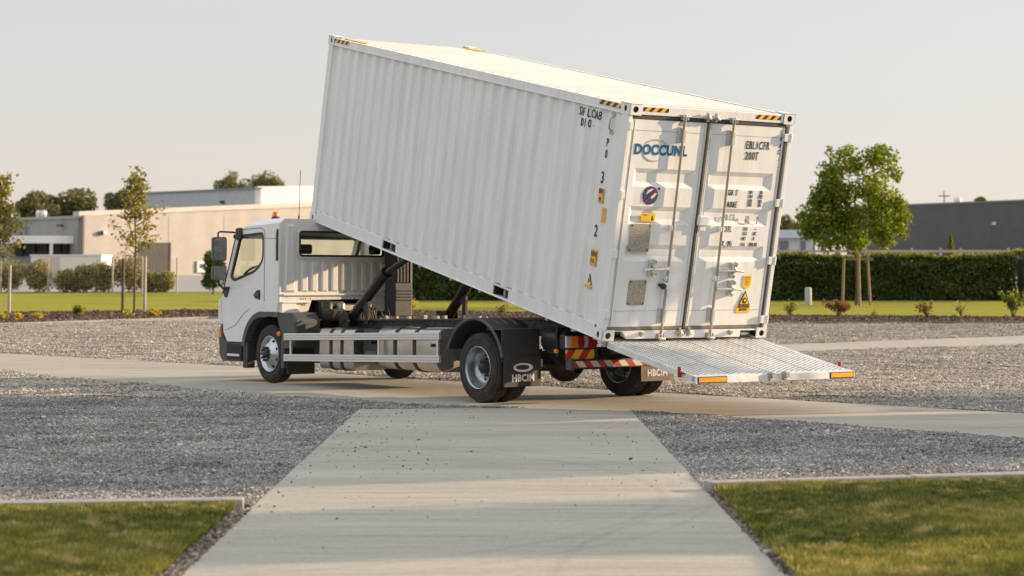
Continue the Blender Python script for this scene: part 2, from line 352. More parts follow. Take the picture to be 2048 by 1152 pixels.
def text(s, size, parent, loc, rot, m, name='lettering', sx=1., ext=.002, bold=0, warp=None, align='CENTER', shear=0, spacing=1.):
    cu = bpy.data.curves.new(name, 'FONT'); cu.body = s; cu.size = size; cu.extrude = ext; cu.align_x = align; cu.align_y = 'CENTER'
    cu.offset = bold; cu.shear = shear; cu.resolution_u = 3; cu.space_character = spacing; cu.space_line = .9
    t = bpy.data.objects.new(name, cu); COL.objects.link(t)
    dg = bpy.context.evaluated_depsgraph_get(); dg.update(); me = bpy.data.meshes.new_from_object(t.evaluated_get(dg))
    bpy.data.objects.remove(t); bpy.data.curves.remove(cu)
    me.materials.clear(); me.materials.append(m); me.name = name
    o = bpy.data.objects.new(name, me); COL.objects.link(o)
    mt = Matrix.Translation(loc)@rot.to_4x4()@Matrix.Diagonal((sx, 1, 1, 1))
    if warp:
        import bmesh
        b = bmesh.new(); b.from_mesh(me)
        for _ in range(3):
            lg = [e for e in b.edges if e.calc_length() > size*.10]
            if lg: bmesh.ops.subdivide_edges(b, edges=lg, cuts=1); bmesh.ops.triangulate(b, faces=b.faces)
        b.to_mesh(me); b.free()
    me.transform(mt)
    if warp:
        for v in me.vertices: v.co = warp(v.co)
    o.parent = parent; return o
ROT_REAR = Matrix(((1, 0, 0), (0, 0, -1), (0, 1, 0)))       # text x->+X, y->+Z, facing -Y
ROT_LEFT = Matrix(((0, 0, -1), (-1, 0, 0), (0, 1, 0)))      # text x->-Y, y->+Z, facing -X

# ---------------------------------------------------------------- ground sheets
def sheet(name, pts, zoff, m, kind='structure', cut=None):
    import bmesh
    b = bmesh.new(); b.faces.new([b.verts.new((p[0], p[1], 0)) for p in pts])
    ys = [p[1] for p in pts]
    for c in GY+(cut or []):
        if min(ys) < c < max(ys):
            bmesh.ops.bisect_plane(b, geom=b.verts[:]+b.edges[:]+b.faces[:], plane_co=(0, c, 0), plane_no=(0, 1, 0))
    for v in b.verts: v.co.z = g(v.co.y)+zoff
    bmesh.ops.recalc_face_normals(b, faces=b.faces)
    for f in b.faces:
        if f.normal.z < 0: f.normal_flip()
    me = bpy.data.meshes.new(name); b.to_mesh(me); b.free(); me.materials.append(m)
    o = bpy.data.objects.new(name, me); COL.objects.link(o); o['kind'] = kind; return o
sheet('gravel_yard', [(-1500, -60), (1500, -60), (1500, 1500), (-1500, 1500)], 0, M['gravel'])
# slab (front path) and crossing road, far path
slab = [(-1.55, -5), (1.36, -5), (1.33, 21.15), (1.28, 21.75), (-1.73, 21.35)]
sheet('path', slab, .012, M['concrete'])
RF = [(-34, 63), (-9.46, 34.83), (-4.48, 31.02), (2.28, 24.2), (5.62, 20.73), (14, 12.0)]
RN = [(14, 7.7), (4.73, 17.46), (1.27, 21.3), (-.72, 21.9), (-3.3, 24.15), (-8.3, 30.2), (-30, 55)]
road_pts = RF+RN
sheet('road', road_pts, .008, M['concrete2'])
far_path = [at(1300, 703)[:2], at(1550, 690)[:2], at(2048, 672)[:2], (26, 46.5), (26, 40), at(2048, 690)[:2], at(1603, 704)[:2], at(1300, 716)[:2]]
sheet('pavement', far_path, .008, M['concrete2'])
# mulch bed and lawns
def curve_y(us, vs): return [at(u, v)[:2] for u, v in zip(us, vs)]
mul_lo = [(-60, 44)]+curve_y([0, 210, 420, 800, 1300, 1540, 2048], [650, 643, 636.5, 640, 646, 647, 648])+[(60, 47.5)]
mul_hi = [(-60, 52)]+curve_y([0, 210, 420, 800, 1300, 1540, 2048], [626, 623.5, 621, 622, 629, 632, 635])+[(60, 52.5)]
lawn = mul_hi+[(60, 78.5), (5, 78.5), (-60, 78.5)]
sheet('mulch_bed', mul_lo+mul_hi[::-1], .02, M['mulch'])
sheet('lawn', lawn, .03, M['lawn'])
M['yard'] = mat('yard_paving', (.30, .28, .26), .9, var=.2, vscale=.5)
sheet('courtyard', [(-110, 79.5), (110, 79.5), (150, 178), (-150, 178)], .02, M['yard'])
# near lawns
lawnL = [(-14, 0), (-1.66, 0), (-1.76, 12.04), (-3.4, 11.84), (-14, 10.42)]
lawnR = [(1.42, 0), (14, 0), (14, 16.30), (3.73, 13.62), (1.42, 13.02)]
sheet('lawn', lawnL, .03, M['lawnbase']); sheet('lawn', lawnR, .03, M['lawnbase'])
sheet('soil', [(-1.86, 0), (-1.55, 0), (-1.66, 12.2), (-1.9, 12.1)], .006, M['soil'])
sheet('soil', [(1.33, 0), (1.46, 0), (1.46, 13.05), (1.33, 13.04)], .006, M['soil'])

def inside(P, poly):
    poly = np.array(poly); x, y = P[:, 0], P[:, 1]; r = np.zeros(len(P), bool); j = len(poly)-1
    for i in range(len(poly)):
        c = ((poly[i, 1] > y) != (poly[j, 1] > y)) & (x < (poly[j, 0]-poly[i, 0])*(y-poly[i, 1])/(poly[j, 1]-poly[i, 1]+1e-12)+poly[i, 0]); r ^= c; j = i
    return r
OCT = np.array([(1, 0, 0), (0, 1, 0), (-1, 0, 0), (0, -1, 0), (0, 0, 1), (0, 0, -1)], float)
OF = np.array([(0, 1, 4), (1, 2, 4), (2, 3, 4), (3, 0, 4), (1, 0, 5), (2, 1, 5), (3, 2, 5), (0, 3, 5)])
def stones(name, P, size, m, label, cat, spread=.4, kind='stuff'):
    n = len(P); s = size*np.exp(rng.normal(0, spread, n)); a = rng.uniform(0, 2*PI, n)
    sc = np.stack([s*rng.uniform(.8, 1.4, n), s*rng.uniform(.7, 1.1, n), s*rng.uniform(.5, .85, n)], 1)
    V = OCT[None]*(1+rng.uniform(-.3, .3, (n, 6, 1)))*sc[:, None]
    c, q = np.cos(a)[:, None], np.sin(a)[:, None]; t = rng.uniform(-.6, .6, n)[:, None]
    x, y, z = V[..., 0], V[..., 1], V[..., 2]; x, z = x*np.cos(t)+z*np.sin(t), -x*np.sin(t)+z*np.cos(t)
    V = np.stack([x*c-y*q, x*q+y*c, z], -1)+np.concatenate([P, (P[:, 2:3]*0)], 1)[:, None, :3]
    F = (OF[None]+(np.arange(n)*6)[:, None, None]).reshape(-1, 3)
    o = npmesh(name, V.reshape(-1, 3), F, m, rnd=np.repeat(np.clip(rng.beta(1.6, 2.0, n)+.12*np.sin(P[:, 0]*1.3+2.6*np.sin(P[:, 1]*.9))*np.sin(P[:, 1]*1.9+1.8*np.sin(P[:, 0]*.8+1))+.09*np.sin(P[:, 0]*4.3+3*np.sin(P[:, 1]*2.1))*np.sin(P[:, 1]*6.1+2.5*np.sin(P[:, 0]*1.7)), 0, 1), 6)); return tag(o, label, cat, kind=kind)
def scatter(n, x0, x1, y0, y1, keep, grade=0, lump=.0):
    # more pieces near the camera
    t = rng.uniform(0, 1, n); y = y0*(y1/y0)**t if grade else y0+(y1-y0)*t
    x = rng.uniform(x0, x1, n)*(y/y1 if grade else 1); P = np.stack([x, y, np.zeros(n)], 1); P = P[keep(P)]
    P[:, 2] = np.interp(P[:, 1], GY, GZ)+rng.uniform(0, .004, len(P))
    if lump: P[:, 2] += lump*(np.sin(P[:, 0]*3.1+np.sin(P[:, 1]*2.3)*1.7)*np.sin(P[:, 1]*4.3+P[:, 0])*.5+.5)
    return P
kerbL = [(-14, 0), (-1.9, 0), (-1.66, 12.2), (-3.4, 12.0), (-14, 10.6)]
kerbR = [(1.33, 0), (14, 0), (14, 16.45), (3.73, 13.77), (1.33, 13.15)]
near = lambda P: ~(inside(P, slab) | inside(P, road_pts) | inside(P, kerbL) | inside(P, kerbR))
P1 = scatter(600000, -8.2, 8.2, 11.6, 24, near, 1, .02)
stones('gravel', P1, .0082, M['pebble'], 'loose grey and beige gravel beside the concrete path', 'gravel')
nearf = lambda P: ~(inside(P, road_pts) | inside(P, far_path) | inside(P, slab) | inside(P, mul_lo+mul_hi[::-1]))
P2 = scatter(340000, -14, 14, 23.5, 50, nearf, 1, .035)
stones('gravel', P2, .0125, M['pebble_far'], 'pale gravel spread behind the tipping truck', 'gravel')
# stones strewn on the slab
def onslab(P): return inside(P, slab)
Q = scatter(620, -1.7, -.2, 11, 21.2, onslab); Q = Q[rng.uniform(0, 1, len(Q)) < np.exp(-(Q[:, 0]+1.7)/.55)*np.clip((Q[:, 1]-10)/9, 0.1, 1)*1.2]
Q2 = scatter(60, -1.7, 1.3, 10, 21.2, onslab); Q3 = scatter(60, .6, 1.3, 13, 21.2, onslab)
Q = np.concatenate([Q, Q2, Q3]); Q[:, 2] += .014
stones('loose_stones', Q, .0058, M['loose'], 'small dark stones scattered over the concrete path', 'stones', .45)
soilP = scatter(7000, -1.88, -1.6, 8.5, 12.1, lambda P: P[:, 0] < -1.615-(P[:, 1]-9)*.013); soilP[:, 2] += .01
soilQ = scatter(2500, 1.34, 1.45, 8.5, 13.0, lambda P: P[:, 0] < 9); soilQ[:, 2] += .01
M['edge_mix'] = ramp_attr('edge_mix', [(.05, .04, .03), (.11, .085, .065), (.20, .16, .12), (.30, .26, .21), (.42, .38, .32)], .9)
stones('edge_stones', soilP, .0085, M['edge_mix'], 'brown crumbs of soil and stone along the left slab edge', 'stones')
stones('edge_stones', soilQ, .008, M['edge_mix'], 'brown crumbs of soil and stone along the right slab edge', 'stones')
def grass(name, x0, x1, y0, y1, n, poly, label):
    P = scatter(n, x0, x1, y0, y1, lambda P: inside(P, poly)); P[:, 2] += .028; n = len(P)
    a = rng.uniform(0, 2*PI, n); h = rng.uniform(.016, .048, n); wd = rng.uniform(.0025, .006, n)
    edge_ = np.abs(P[:, 0]+1.68) if x0 < 0 else np.abs(P[:, 0]-1.37); keep_ = rng.uniform(0, 1, n) < np.clip(edge_/.14+.12, 0, 1); P = P[keep_]; n = len(P); a = a[keep_]; h = h[keep_]; wd = wd[keep_]
    cl = np.sin(P[:, 0]*2.1+1)*np.sin(P[:, 1]*1.3)+.6*np.sin(P[:, 0]*5.7+P[:, 1]*3.1)*np.sin(P[:, 1]*6.3)
    h *= 1+.25*cl; d = np.stack([np.cos(a), np.sin(a), a*0], 1)*wd[:, None]
    tip = np.stack([rng.normal(0, .5, n)*h, rng.normal(0, .5, n)*h, h], 1)
    V = np.stack([P-d, P+d, P+tip], 1).reshape(-1, 3); F = np.arange(3*n).reshape(-1, 3)
    big = np.sin(P[:, 0]*1.1+P[:, 1]*.7)*np.sin(P[:, 1]*2.1-P[:, 0]*.6+1.5)+.5*np.sin(P[:, 0]*11+P[:, 1]*3)*np.sin(P[:, 1]*13)  # tone patches in the blade colour, standing in for lit patches of lawn
    tuft = rng.uniform(0, 1, (90, 160)); gx_ = ((P[:, 0]-x0)/.055+.8*np.sin(P[:, 1]*23)).astype(int) % 160; gy_ = ((P[:, 1]-y0)/.075+.8*np.sin(P[:, 0]*31)).astype(int) % 90; tf = tuft[gy_, gx_]
    h *= .6+.8*tf
    r = np.clip(.42+.09*cl+.13*big+.42*(tf-.5)+rng.normal(0, .15, n)+.35*(tf > .93), 0, 1)
    return tag(npmesh(name, V, F, M['grass'], rnd=np.repeat(r, 3)), label, 'grass', kind='stuff')
grass('grass', -4.6, -1.62, 8.8, 12.2, 210000, [(-14, 0), (-1.63, 0), (-1.75, 12.03), (-3.4, 11.83), (-14, 10.42)], 'short green lawn grass at the bottom left')
grass('grass', 1.37, 5.0, 8.8, 14.2, 300000, [(1.37, 0), (14, 0), (14, 16.30), (3.73, 13.62), (1.37, 13.0)], 'short green lawn grass at the bottom right')
def leaves(name, P, size, m, label, cat, kind='stuff', lift=.01):
    n = len(P); c = rng.normal(0, 1, (n, 3)); c[:, 2] *= .45; c /= np.linalg.norm(c, axis=1)[:, None]
    e = rng.normal(0, 1, (n, 3)); e = np.cross(c, e); e /= np.linalg.norm(e, axis=1)[:, None]
    s = size*rng.uniform(.6, 1.3, n)[:, None]; V = np.stack([P-c*s, P+e*s*.6, P+c*s, P-e*s*.6], 1); V[..., 2] += lift
    F = np.arange(4*n).reshape(-1, 4)
    return tag(npmesh(name, V.reshape(-1, 3), F, m, rnd=np.repeat(rng.uniform(0, 1, n), 4)), label, cat, kind=kind)
fl = np.concatenate([scatter(24, -4, -1.9, 9.2, 12.0, lambda P: P[:, 0] < 0), scatter(30, 1.5, 5, 9.2, 13.3, lambda P: P[:, 0] > 0), scatter(9, -1.95, -1.75, 9.3, 12.7, lambda P: P[:, 0] < 0), scatter(25, -5, 5, 13.5, 20, near)])
leaves('fallen_leaves', fl+np.array([0, 0, .03]), .028, M['dryleaf'], 'brown fallen leaves on the grass and gravel', 'leaves')
MP = scatter(34000, -19, 19, 47, 59, lambda P: inside(P, mul_lo+mul_hi[::-1])); MP[:, 2] += .03
stones('bark_chips', MP, .03, M['chips'], 'dark bark chips covering the planting bed', 'mulch')
# bed edging (one strip each side)
def strip(name, pts, w_, h, m, label, cat):
    mb = MB()
    for (a, b) in zip(pts[:-1], pts[1:]):
        mb.hexa([(a[0], a[1]-w_, g(a[1])-.02), (b[0], b[1]-w_, g(b[1])-.02), (b[0], b[1], g(b[1])-.02), (a[0], a[1], g(a[1])-.02),
                 (a[0], a[1]-w_, g(a[1])+h), (b[0], b[1]-w_, g(b[1])+h), (b[0], b[1], g(b[1])+h), (a[0], a[1], g(a[1])+h)])
    o = mb.build(name, m); return tag(o, label, cat)
M['edge'] = mat('timber_edging', (.22, .18, .15), .85, var=.3)
strip('bed_edging', mul_lo[:5], .12, .05, M['kerb'], 'pale concrete edging between the gravel and the bark bed, left of the truck', 'edging')
strip('bed_edging', mul_lo[4:], .10, .06, M['edge'], 'dark low edging between the gravel and the bark bed, right of the container', 'edging')
# kerb stones
def kerb(a, b, w_, z1, label, grp=None):
    a = Vector(a); b = Vector(b); d = (b-a).normalized(); n = Vector((-d.y, d.x))*w_
    a = a+d*.006; b = b-d*.006; q = [a, b, b+n, a+n]
    o = MB().hexa([(p.x, p.y, -.05) for p in q]+[(p.x, p.y, z1) for p in q]).build('kerb_stone', M['kerb'], bevel=.012)
    return tag(o, label, 'kerb', grp)
def lerp(a, b, t): return (a[0]+(b[0]-a[0])*t, a[1]+(b[1]-a[1])*t)
KL0, KL1 = (-1.70, 12.06), (-3.7, 11.8)
kerb(lerp(KL0, (-14, 10.45), .17), KL0, .17, .07, 'pale kerb stone ending at the left edge of the concrete path', 'kerb stones edging the lawns')
kerb(lerp(KL0, (-14, 10.45), .45), lerp(KL0, (-14, 10.45), .17), .17, .07, 'kerb stone at the far left edge of the picture above the lawn', 'kerb stones edging the lawns')
KR0, KR1 = (1.36, 13.02), (4.6, 13.86)
ts = [0, .17, .46, .75, 1.1]
lbl = ['short kerb stone whose end face meets the right edge of the concrete path', 'kerb stone behind the fallen leaves, second from the concrete path', 'kerb stone with a cracked joint, third from the concrete path', 'kerb stone at the far right edge of the picture']
for i in range(4): kerb(lerp(KR0, KR1, ts[i]), lerp(KR0, KR1, ts[i+1]), .15, .075, lbl[i], 'kerb stones edging the lawns')

# ---------------------------------------------------------------- the container
CW = 1.206; CL = 7.33; CH = 2.676
CY = .57928; TILT = .21304
cont = thing('shipping_container', 'white corrugated shipping container tilted up on the truck, its doors facing the camera', 'container', (2.0096, 21.7639, .789), (TILT, 0, CY))
W = M['white']; M['bracket'] = mat('bracket_steel', (.55, .54, .51), .45, .3, var=.2)
PITCHC = .255; NR = 27; Y0C = .32
def corr(y, p=PITCHC, d=.032):
    if y < Y0C or y > Y0C+NR*p: return 0
    t = ((y-Y0C)/p) % 1
    if t < .32: return 0
    if t < .52: return d*(t-.32)/.20
    if t < .80: return d
    return d*(1-(t-.80)/.20)
def corr_panel(x, sgn, name):
    ys = [.10]
    for i in range(NR):
        for t in (0, .32, .52, .80): ys.append(Y0C+PITCHC*(i+t))
    ys += [Y0C+PITCHC*NR, CL-.10]
    ys = sorted(y for y in ys if .1 <= y <= CL-.1)
    zs = [.15, .9, 1.7, CH-.10]; vs = []; fs = []
    for y in ys:
        d = corr(y+1e-6)
        for z in zs: vs.append((x-sgn*d, y, z))
    k = len(zs)
    for i in range(len(ys)-1):
        for j in range(k-1): fs.append((i*k+j, (i+1)*k+j, (i+1)*k+j+1, i*k+j+1) if sgn < 0 else (i*k+j, i*k+j+1, (i+1)*k+j+1, (i+1)*k+j))
    o = MB().add(vs, fs).build(name, W, cont, recalc=False)
    return o
corr_panel(-CW+.018, -1, 'side_panel'); corr_panel(CW-.018, 1, 'side_panel')
# front end wall and roof
mb = MB(); vs = []; xs = np.linspace(-1.13, 1.13, 41)
for i, x in enumerate(xs): d = .03 if i % 4 in (1, 2) else 0; vs += [(x, CL-.03-d, .15), (x, CL-.03-d, CH-.08)]
mb.add(vs, [(2*i, 2*i+1, 2*i+3, 2*i+2) for i in range(40)]); mb.build('end_wall', W, cont)
mb = MB(); vs = []; fs = []; n = 0; ys = []
for i in range(34):
    for t, d in ((0, 0), (.35, 0), (.45, -.032), (.90, -.032)): ys.append((.16+i*.209+t*.209, d))
ys.append((CL-.08, 0))
for y, d in ys: vs += [(-1.14, y, CH-.022), (-1.09, y, CH-.022), (-1.04, y, CH-.012+d), (1.04, y, CH-.012+d), (1.09, y, CH-.022), (1.14, y, CH-.022)]
for i in range(len(ys)-1):
    for j in range(5): fs.append((i*6+j, i*6+j+1, (i+1)*6+j+1, (i+1)*6+j))
mb.add(vs, fs); mb.build('roof_panel', M['roof_paint'], cont)
mb = MB().box(-1.12, 1.12, .06, CL-.05, .10, .15)
for i in range(22): mb.box(-1.12, 1.12, .25+i*.32, .29+i*.32, 0.005, .10)
mb.box(-1.12, 1.12, .06, .10, .14, .15)
mb.build('floor', M['steel'], cont)
# posts, rails, castings
for x in (-1, 1):
    xo = x*CW
    mb = MB().box(min(xo, xo-x*.055), max(xo, xo-x*.055), .0, .13, .118, CH-.118); mb.box(min(xo-x*.058, xo-x*.11), max(xo-x*.058, xo-x*.11), .012, .05, .118, CH-.118)
    mb.build('corner_post', W, cont, bevel=.006)
    mb = MB().box(min(xo, xo-x*.09), max(xo, xo-x*.09), CL-.13, CL, .118, CH-.118); mb.build('corner_post', W, cont, bevel=.006)
    mb = MB().box(min(xo-x*.003, xo-x*.06), max(xo-x*.003, xo-x*.06), .17, CL-.17, CH-.115, CH-.012)
    mb.box(min(xo+x*.004, xo-x*.01), max(xo+x*.004, xo-x*.01), .17, CL-.17, CH-.118, CH-.112)
    mb.build('top_side_rail', W, cont, bevel=.005)
    # bottom rail with forklift pockets
    f = [(1.98, 2.33), (4.80, 5.17)]
    segs = [.17, f[0][0], f[0][1], f[1][0], f[1][1], CL-.17]
    mb = MB()
    xa, xb = min(xo-x*.004, xo-x*.022), max(xo-x*.004, xo-x*.022)
    for i in (0, 2, 4): mb.box(xa, xb, segs[i], segs[i+1], .008, .158)
    for a, b in f: mb.box(xa, xb, a, b, .132, .158); mb.box(xa, xb, a, b, .008, .02)
    mb.box(min(xo+x*.012, xo-x*.1), max(xo+x*.012, xo-x*.1), .17, CL-.17, .0, .008)
    mb.build('bottom_side_rail', W, cont, bevel=.003)
for a, b in f:
    mb = MB().box(-1.17, 1.17, a-.006, a, .01, .15).box(-1.17, 1.17, b, b+.006, .01, .15).box(-1.17, 1.17, a, b, .151, .157).box(-.85, -.84, a, b, .01, .15); mb.build('forklift_pocket', M['frame'], cont)  # thin dark back sheet added so the open tunnel reads as shaded
def ell(cx, cy, rx, ry, n=16): return [(cx+rx*math.cos(2*PI*i/n), cy+ry*math.sin(2*PI*i/n)) for i in range(n)]
for x in (-1, 1):
    for y in (0, 1):
        for z in (0, 1):
            xo = x*(CW+.004); x0, x1 = min(xo, xo-x*.165), max(xo, xo-x*.165)
            y0, y1 = (-.012, .165) if y == 0 else (CL-.165, CL+.012)
            z0, z1 = (-.012, .118) if z == 0 else (CH-.118, CH+.012)
            mb = MB(); zc = (z0+z1)/2
            yy = y0 if y == 0 else y1; sg = 1 if y == 0 else -1
            mb.plate([rect(x0, x1, z0, z1), ell((x0+x1)/2, zc, .040, .037)[::-1]], lambda a, b, w, yy=yy, sg=sg: (a, yy+sg*w, b), .014)
            sx_ = -x
            mb.plate([rect(y0+.0, y1, z0, z1), ell((y0+y1)/2, zc, .027, .040)[::-1]], lambda a, b, w, xo=xo, sx_=sx_: (xo+sx_*w, a, b), .014)
            zz = z1 if z else z0
            mb.box(x0, x1, y0, y1, min(zz, zz-.014*(1 if z else -1)), max(zz, zz-.014*(1 if z else -1)))
            cst = mb.build('corner_casting', W, cont, recalc=True)
            MB().box(x0+.03, x1-.03, y0+.03, y1-.03, z0+.016, z1-.016).build('cavity_shade', M['frame'], cst)  # dark block filling the casting, standing in for shade in the hollow
# door header and sill
mb = MB().box(-1.04, 1.04, .0, .07, CH-.11, CH-.006); mb.build('door_header', W, cont, bevel=.006)
mb = MB().plate([[(-1.04, .105), (-1.04, .10), (-.93, .10), (-.86, .012), (.80, .012), (.80, .088), (1.04, .088), (1.04, .105)]], lambda a, b, w: (a, w-.004, b), .05)
mb.build('door_sill', W, cont, bevel=.003)
mb = MB().box(-.86, .80, .05, .12, .02, .10); mb.build('sill_beam', W, cont)
# gaskets
G = M['gasket']
mb = MB().box(-1.15, 1.10, .006, .05, 2.518, 2.556); mb.build('top_gasket', G, cont, bevel=.004)
mb = MB().box(-1.15, 1.10, .006, .05, .112, .150); mb.build('bottom_gasket', mat('dusty_gasket', (.22, .19, .15), .8, var=.4), cont, bevel=.004)
mb = MB().box(-.072, -.040, -.012, .05, .12, 2.55); mb.build('centre_gasket', mat('seam_gasket', (.10, .085, .07), .6, var=.4, vscale=8, stretch=(1, 1, .3)), cont, bevel=.005)
mb = MB().box(1.100, 1.132, .0, .05, .12, 2.53); mb.build('side_gasket', mat('dark_gasket', (.025, .025, .025), .6), cont, bevel=.004)
# doors with three pressed grooves each
def door(x0, x1, gx0, gx1, name):
    z0, z1 = .152, 2.516; Y = .012
    gz = [(1.755, 1.965), (1.330, 1.535), (.905, 1.095)]
    mb = MB()
    def q(a, b, c, d, y=Y): mb.add([(a, y, c), (b, y, c), (b, y, d), (a, y, d)], [(0, 1, 2, 3)])
    q(x0, gx0, z0, z1); q(gx1, x1, z0, z1); zp = z0
    for a, b in sorted(gz):
        q(gx0, gx1, zp, a); D = .028
        o = [(gx0, Y, a), (gx1, Y, a), (gx1, Y, b), (gx0, Y, b)]; i = [(gx0+.045, Y+D, a+.055), (gx1-.065, Y+D, a+.055), (gx1-.065, Y+D, b-.055), (gx0+.045, Y+D, b-.055)]
        mb.add(o+i, [(0, 1, 5, 4), (1, 2, 6, 5), (2, 3, 7, 6), (3, 0, 4, 7), (4, 5, 6, 7)]); zp = b
    q(gx0, gx1, zp, z1)
    mb.add([(x0, Y, z0), (x1, Y, z0), (x1, Y, z1), (x0, Y, z1), (x0, .06, z0), (x1, .06, z0), (x1, .06, z1), (x0, .06, z1)], [(0, 4, 5, 1), (1, 5, 6, 2), (2, 6, 7, 3), (3, 7, 4, 0)])
    d = mb.build(name, W, cont, recalc=False)
    # thin welded seams of the door frame
    sm = MB()
    for z in (2.39, .33): sm.box(x0+.05, x1-.05, Y-.0025, Y+.001, z, z+.005)
    for x in (x0+.03, x1-.035): sm.box(x, x+.004, Y-.0025, Y+.001, z0+.02, z1-.02)
    sm.build('door_seam', mat('seam_line', (.38, .375, .36), .6), d)
    return d
dl = door(-1.135, -.075, -1.03, -.16, 'door'); dr = door(-.037, 1.098, .03, 1.0, 'door')
dl['label'] = 'left container door with blue lettering and two metal plates'; dr['label'] = 'right container door with black weight figures'
mb = MB()
for dd, xh, sx in ((dl, -1.165, 1), (dr, 1.12, -1)):
    for z in (2.44, 1.66, .99, .30) if sx > 0 else (2.40, 1.62, .93, .22):
        h = MB()
        if sx > 0: h.box(xh-.03, xh+.02, -.022, .012, z-.045, z+.045); h.box(xh-.042, xh-.030, -.02, .02, z-.05, z+.05)
        else: h.box(xh-.045, xh+.07, -.030, .0, z-.045, z+.045); h.tube([(xh+.05, -.03, z-.055), (xh+.05, -.03, z+.055)], .012)
        h.build('hinge', W, dd, bevel=.004)
# lock rods
def rod(xt, xb, dd, hz, side):
    f = lambda z: xb+(xt-xb)*(z-.05)/2.53
    r = MB().tube([(f(.06), -.036, .06), (f(2.60), -.036, 2.60)], .0165, 12); ro = r.build('lock_rod', M['rod'], dd)
    k = MB()
    for z in (2.50, .10):
        s = 1 if z > 1 else -1; x = f(z); k.mark()
        k.box(x-.05, x+.05, -.030, .0, z+s*.075-.012, z+s*.075+.012); k.box(x-.045, x-.025, -.055, .0, z+s*.06-.02, z+s*.06+.035)
        k.box(x+.022, x+.045, -.055, .0, z+s*.06-.02, z+s*.06+.035); k.tube([(x-.05, -.045, z+s*.07), (x+.06, -.045, z+s*.085)], .016, 8)
        k.tube([(x, -.036, z+s*.02), (x, -.036, z+s*.1)], .022, 10)
    k.each('cam_keeper', M['steel'], ro, bevel=.004)
    b = MB()
    for z in (2.36, .28):
        x = f(z); b.mark().box(x-.052, x-.012, -.020, .012, z-.09, z+.09); b.box(x-.012, x+.026, -.056, .012, z-.075, z+.075)
        for dz in (-.07, .07): b.tube([(x-.032, -.026, z+dz), (x-.032, -.018, z+dz)], .009, 8)
    b.each('rod_bracket', M['bracket'], ro, bevel=.004)
    b = MB()
    for z in (1.30, .72): x = f(z); b.mark().box(x-.028, x+.028, -.05, .012, z-.03, z+.03)
    b.mark().box(f(.55)-.028, f(.55)-.006, -.03, .012, .40, .68)
    b.each('rod_clamp', W, ro, bevel=.005)
    for z in hz:
        x = f(z); h = MB(); s = side; L = .37
        h.tube([(x, -.055, z), (x+s*L, -.065, z-.012)], .014, 8); h.box(min(x, x+s*.16), max(x, x+s*.16), -.062, -.045, z-.026, z+.022)
        cx = x+s*.235; h.lathe([(-.03, .0), (-.03, .032), (.0, .034), (.012, .0)], (cx, -.05, z+.072), axis=1, n=14); h.lathe([(-.03, .0), (-.03, .028), (.0, .028), (.012, .0)], (cx-s*.02, -.05, z-.068), axis=1, n=14)
        h.box(cx-.028, cx+.022, -.045, .012, z-.10, z+.085)
        h.tube([(cx-.03, -.06, z+.05), (cx+.02, -.07, z), (cx-.02, -.06, z-.05)], .012, 8)
        h.build('door_handle', M['chrome'], ro, bevel=.003)
rod(-.444, -.401, dl, (.84,), -1); rod(.274, .321, dr, (.82, .605), 1)
kb = MB().lathe([(-.10, 0), (-.10, .03), (-.07, .038), (-.03, .02), (0, .02)], (-.485, .0, .635), axis=1, n=16); kb.build('knob', M['black'], dl)
kb = MB().box(-.46, -.37, -.055, .012, .60, .67); kb.build('knob_bracket', W, dl, bevel=.006)
lk = MB().box(-.065, .085, -.055, .012, 1.335, 1.45); lk.box(-.04, .05, -.04, .012, 1.27, 1.335); lk.build('lock_box', W, dr, bevel=.012)
# sill and centre cams
for cx, zc, sz in ((-.14, .09, 1), (-.01, .09, 1.1), (-.12, 2.585, 1), (.0, 2.585, 1)):
    k = MB().lathe([(-.075, 0), (-.07, .028*sz), (-.03, .032*sz), (0, .02)], (cx, .0, zc), axis=1, n=14)
    k.tube([(cx-.06, -.04, zc-.01), (cx, -.055, zc+.005), (cx+.06, -.04, zc-.02)], .016, 8); k.box(cx-.012, cx+.012, -.05, -.02, zc-.05, zc+.055)
    k.build('door_cam', M['steel'], cont, bevel=.003)
for cx in (-.68, .62): MB().box(cx-.012, cx+.012, -.045, -.004, .045, .095).box(cx-.012, cx+.03, -.055, -.04, .06, .095).build('sill_hook', M['steel'], cont, bevel=.003)
# plates
def plate_on(x0, x1, z0, z1, m, name, par, y=-.004, rivets=True, sk=0.0):
    p = MB().plate([roundpoly([(x0, z0), (x1, z0), (x1+sk, z1), (x0+sk, z1)], .015, 3)], lambda a, b, w: (a, y+w, b), .008).build(name, m, par)
    if rivets:
        r = MB()
        for x in (x0+.02, x1-.02):
            for z in (z0+.02, z1-.02): r.mark().lathe([(-.006, 0), (-.005, .009), (0, .010)], (x+sk*(z-z0)/(z1-z0), y, z), axis=1, n=8)
        r.each('rivet', M['frame'], p)
    return p
plate_on(-.985, -.70, 1.015, 1.335, M['plate'], 'metal_plate', dl, y=.004); plate_on(-.912, -.668, .402, .69, M['plate'], 'metal_plate', dl, y=.004)
st = plate_on(-.865, -.668, 1.365, 1.462, M['yellow'], 'sticker', dl, y=-.001, rivets=False)
MB().box(-.845, -.78, -.003, 0, 1.435, 1.443).box(-.72, -.68, -.003, 0, 1.385, 1.392).box(-.715, -.70, -.003, 0, 1.375, 1.43).build('sticker_print', M['ink'], st)
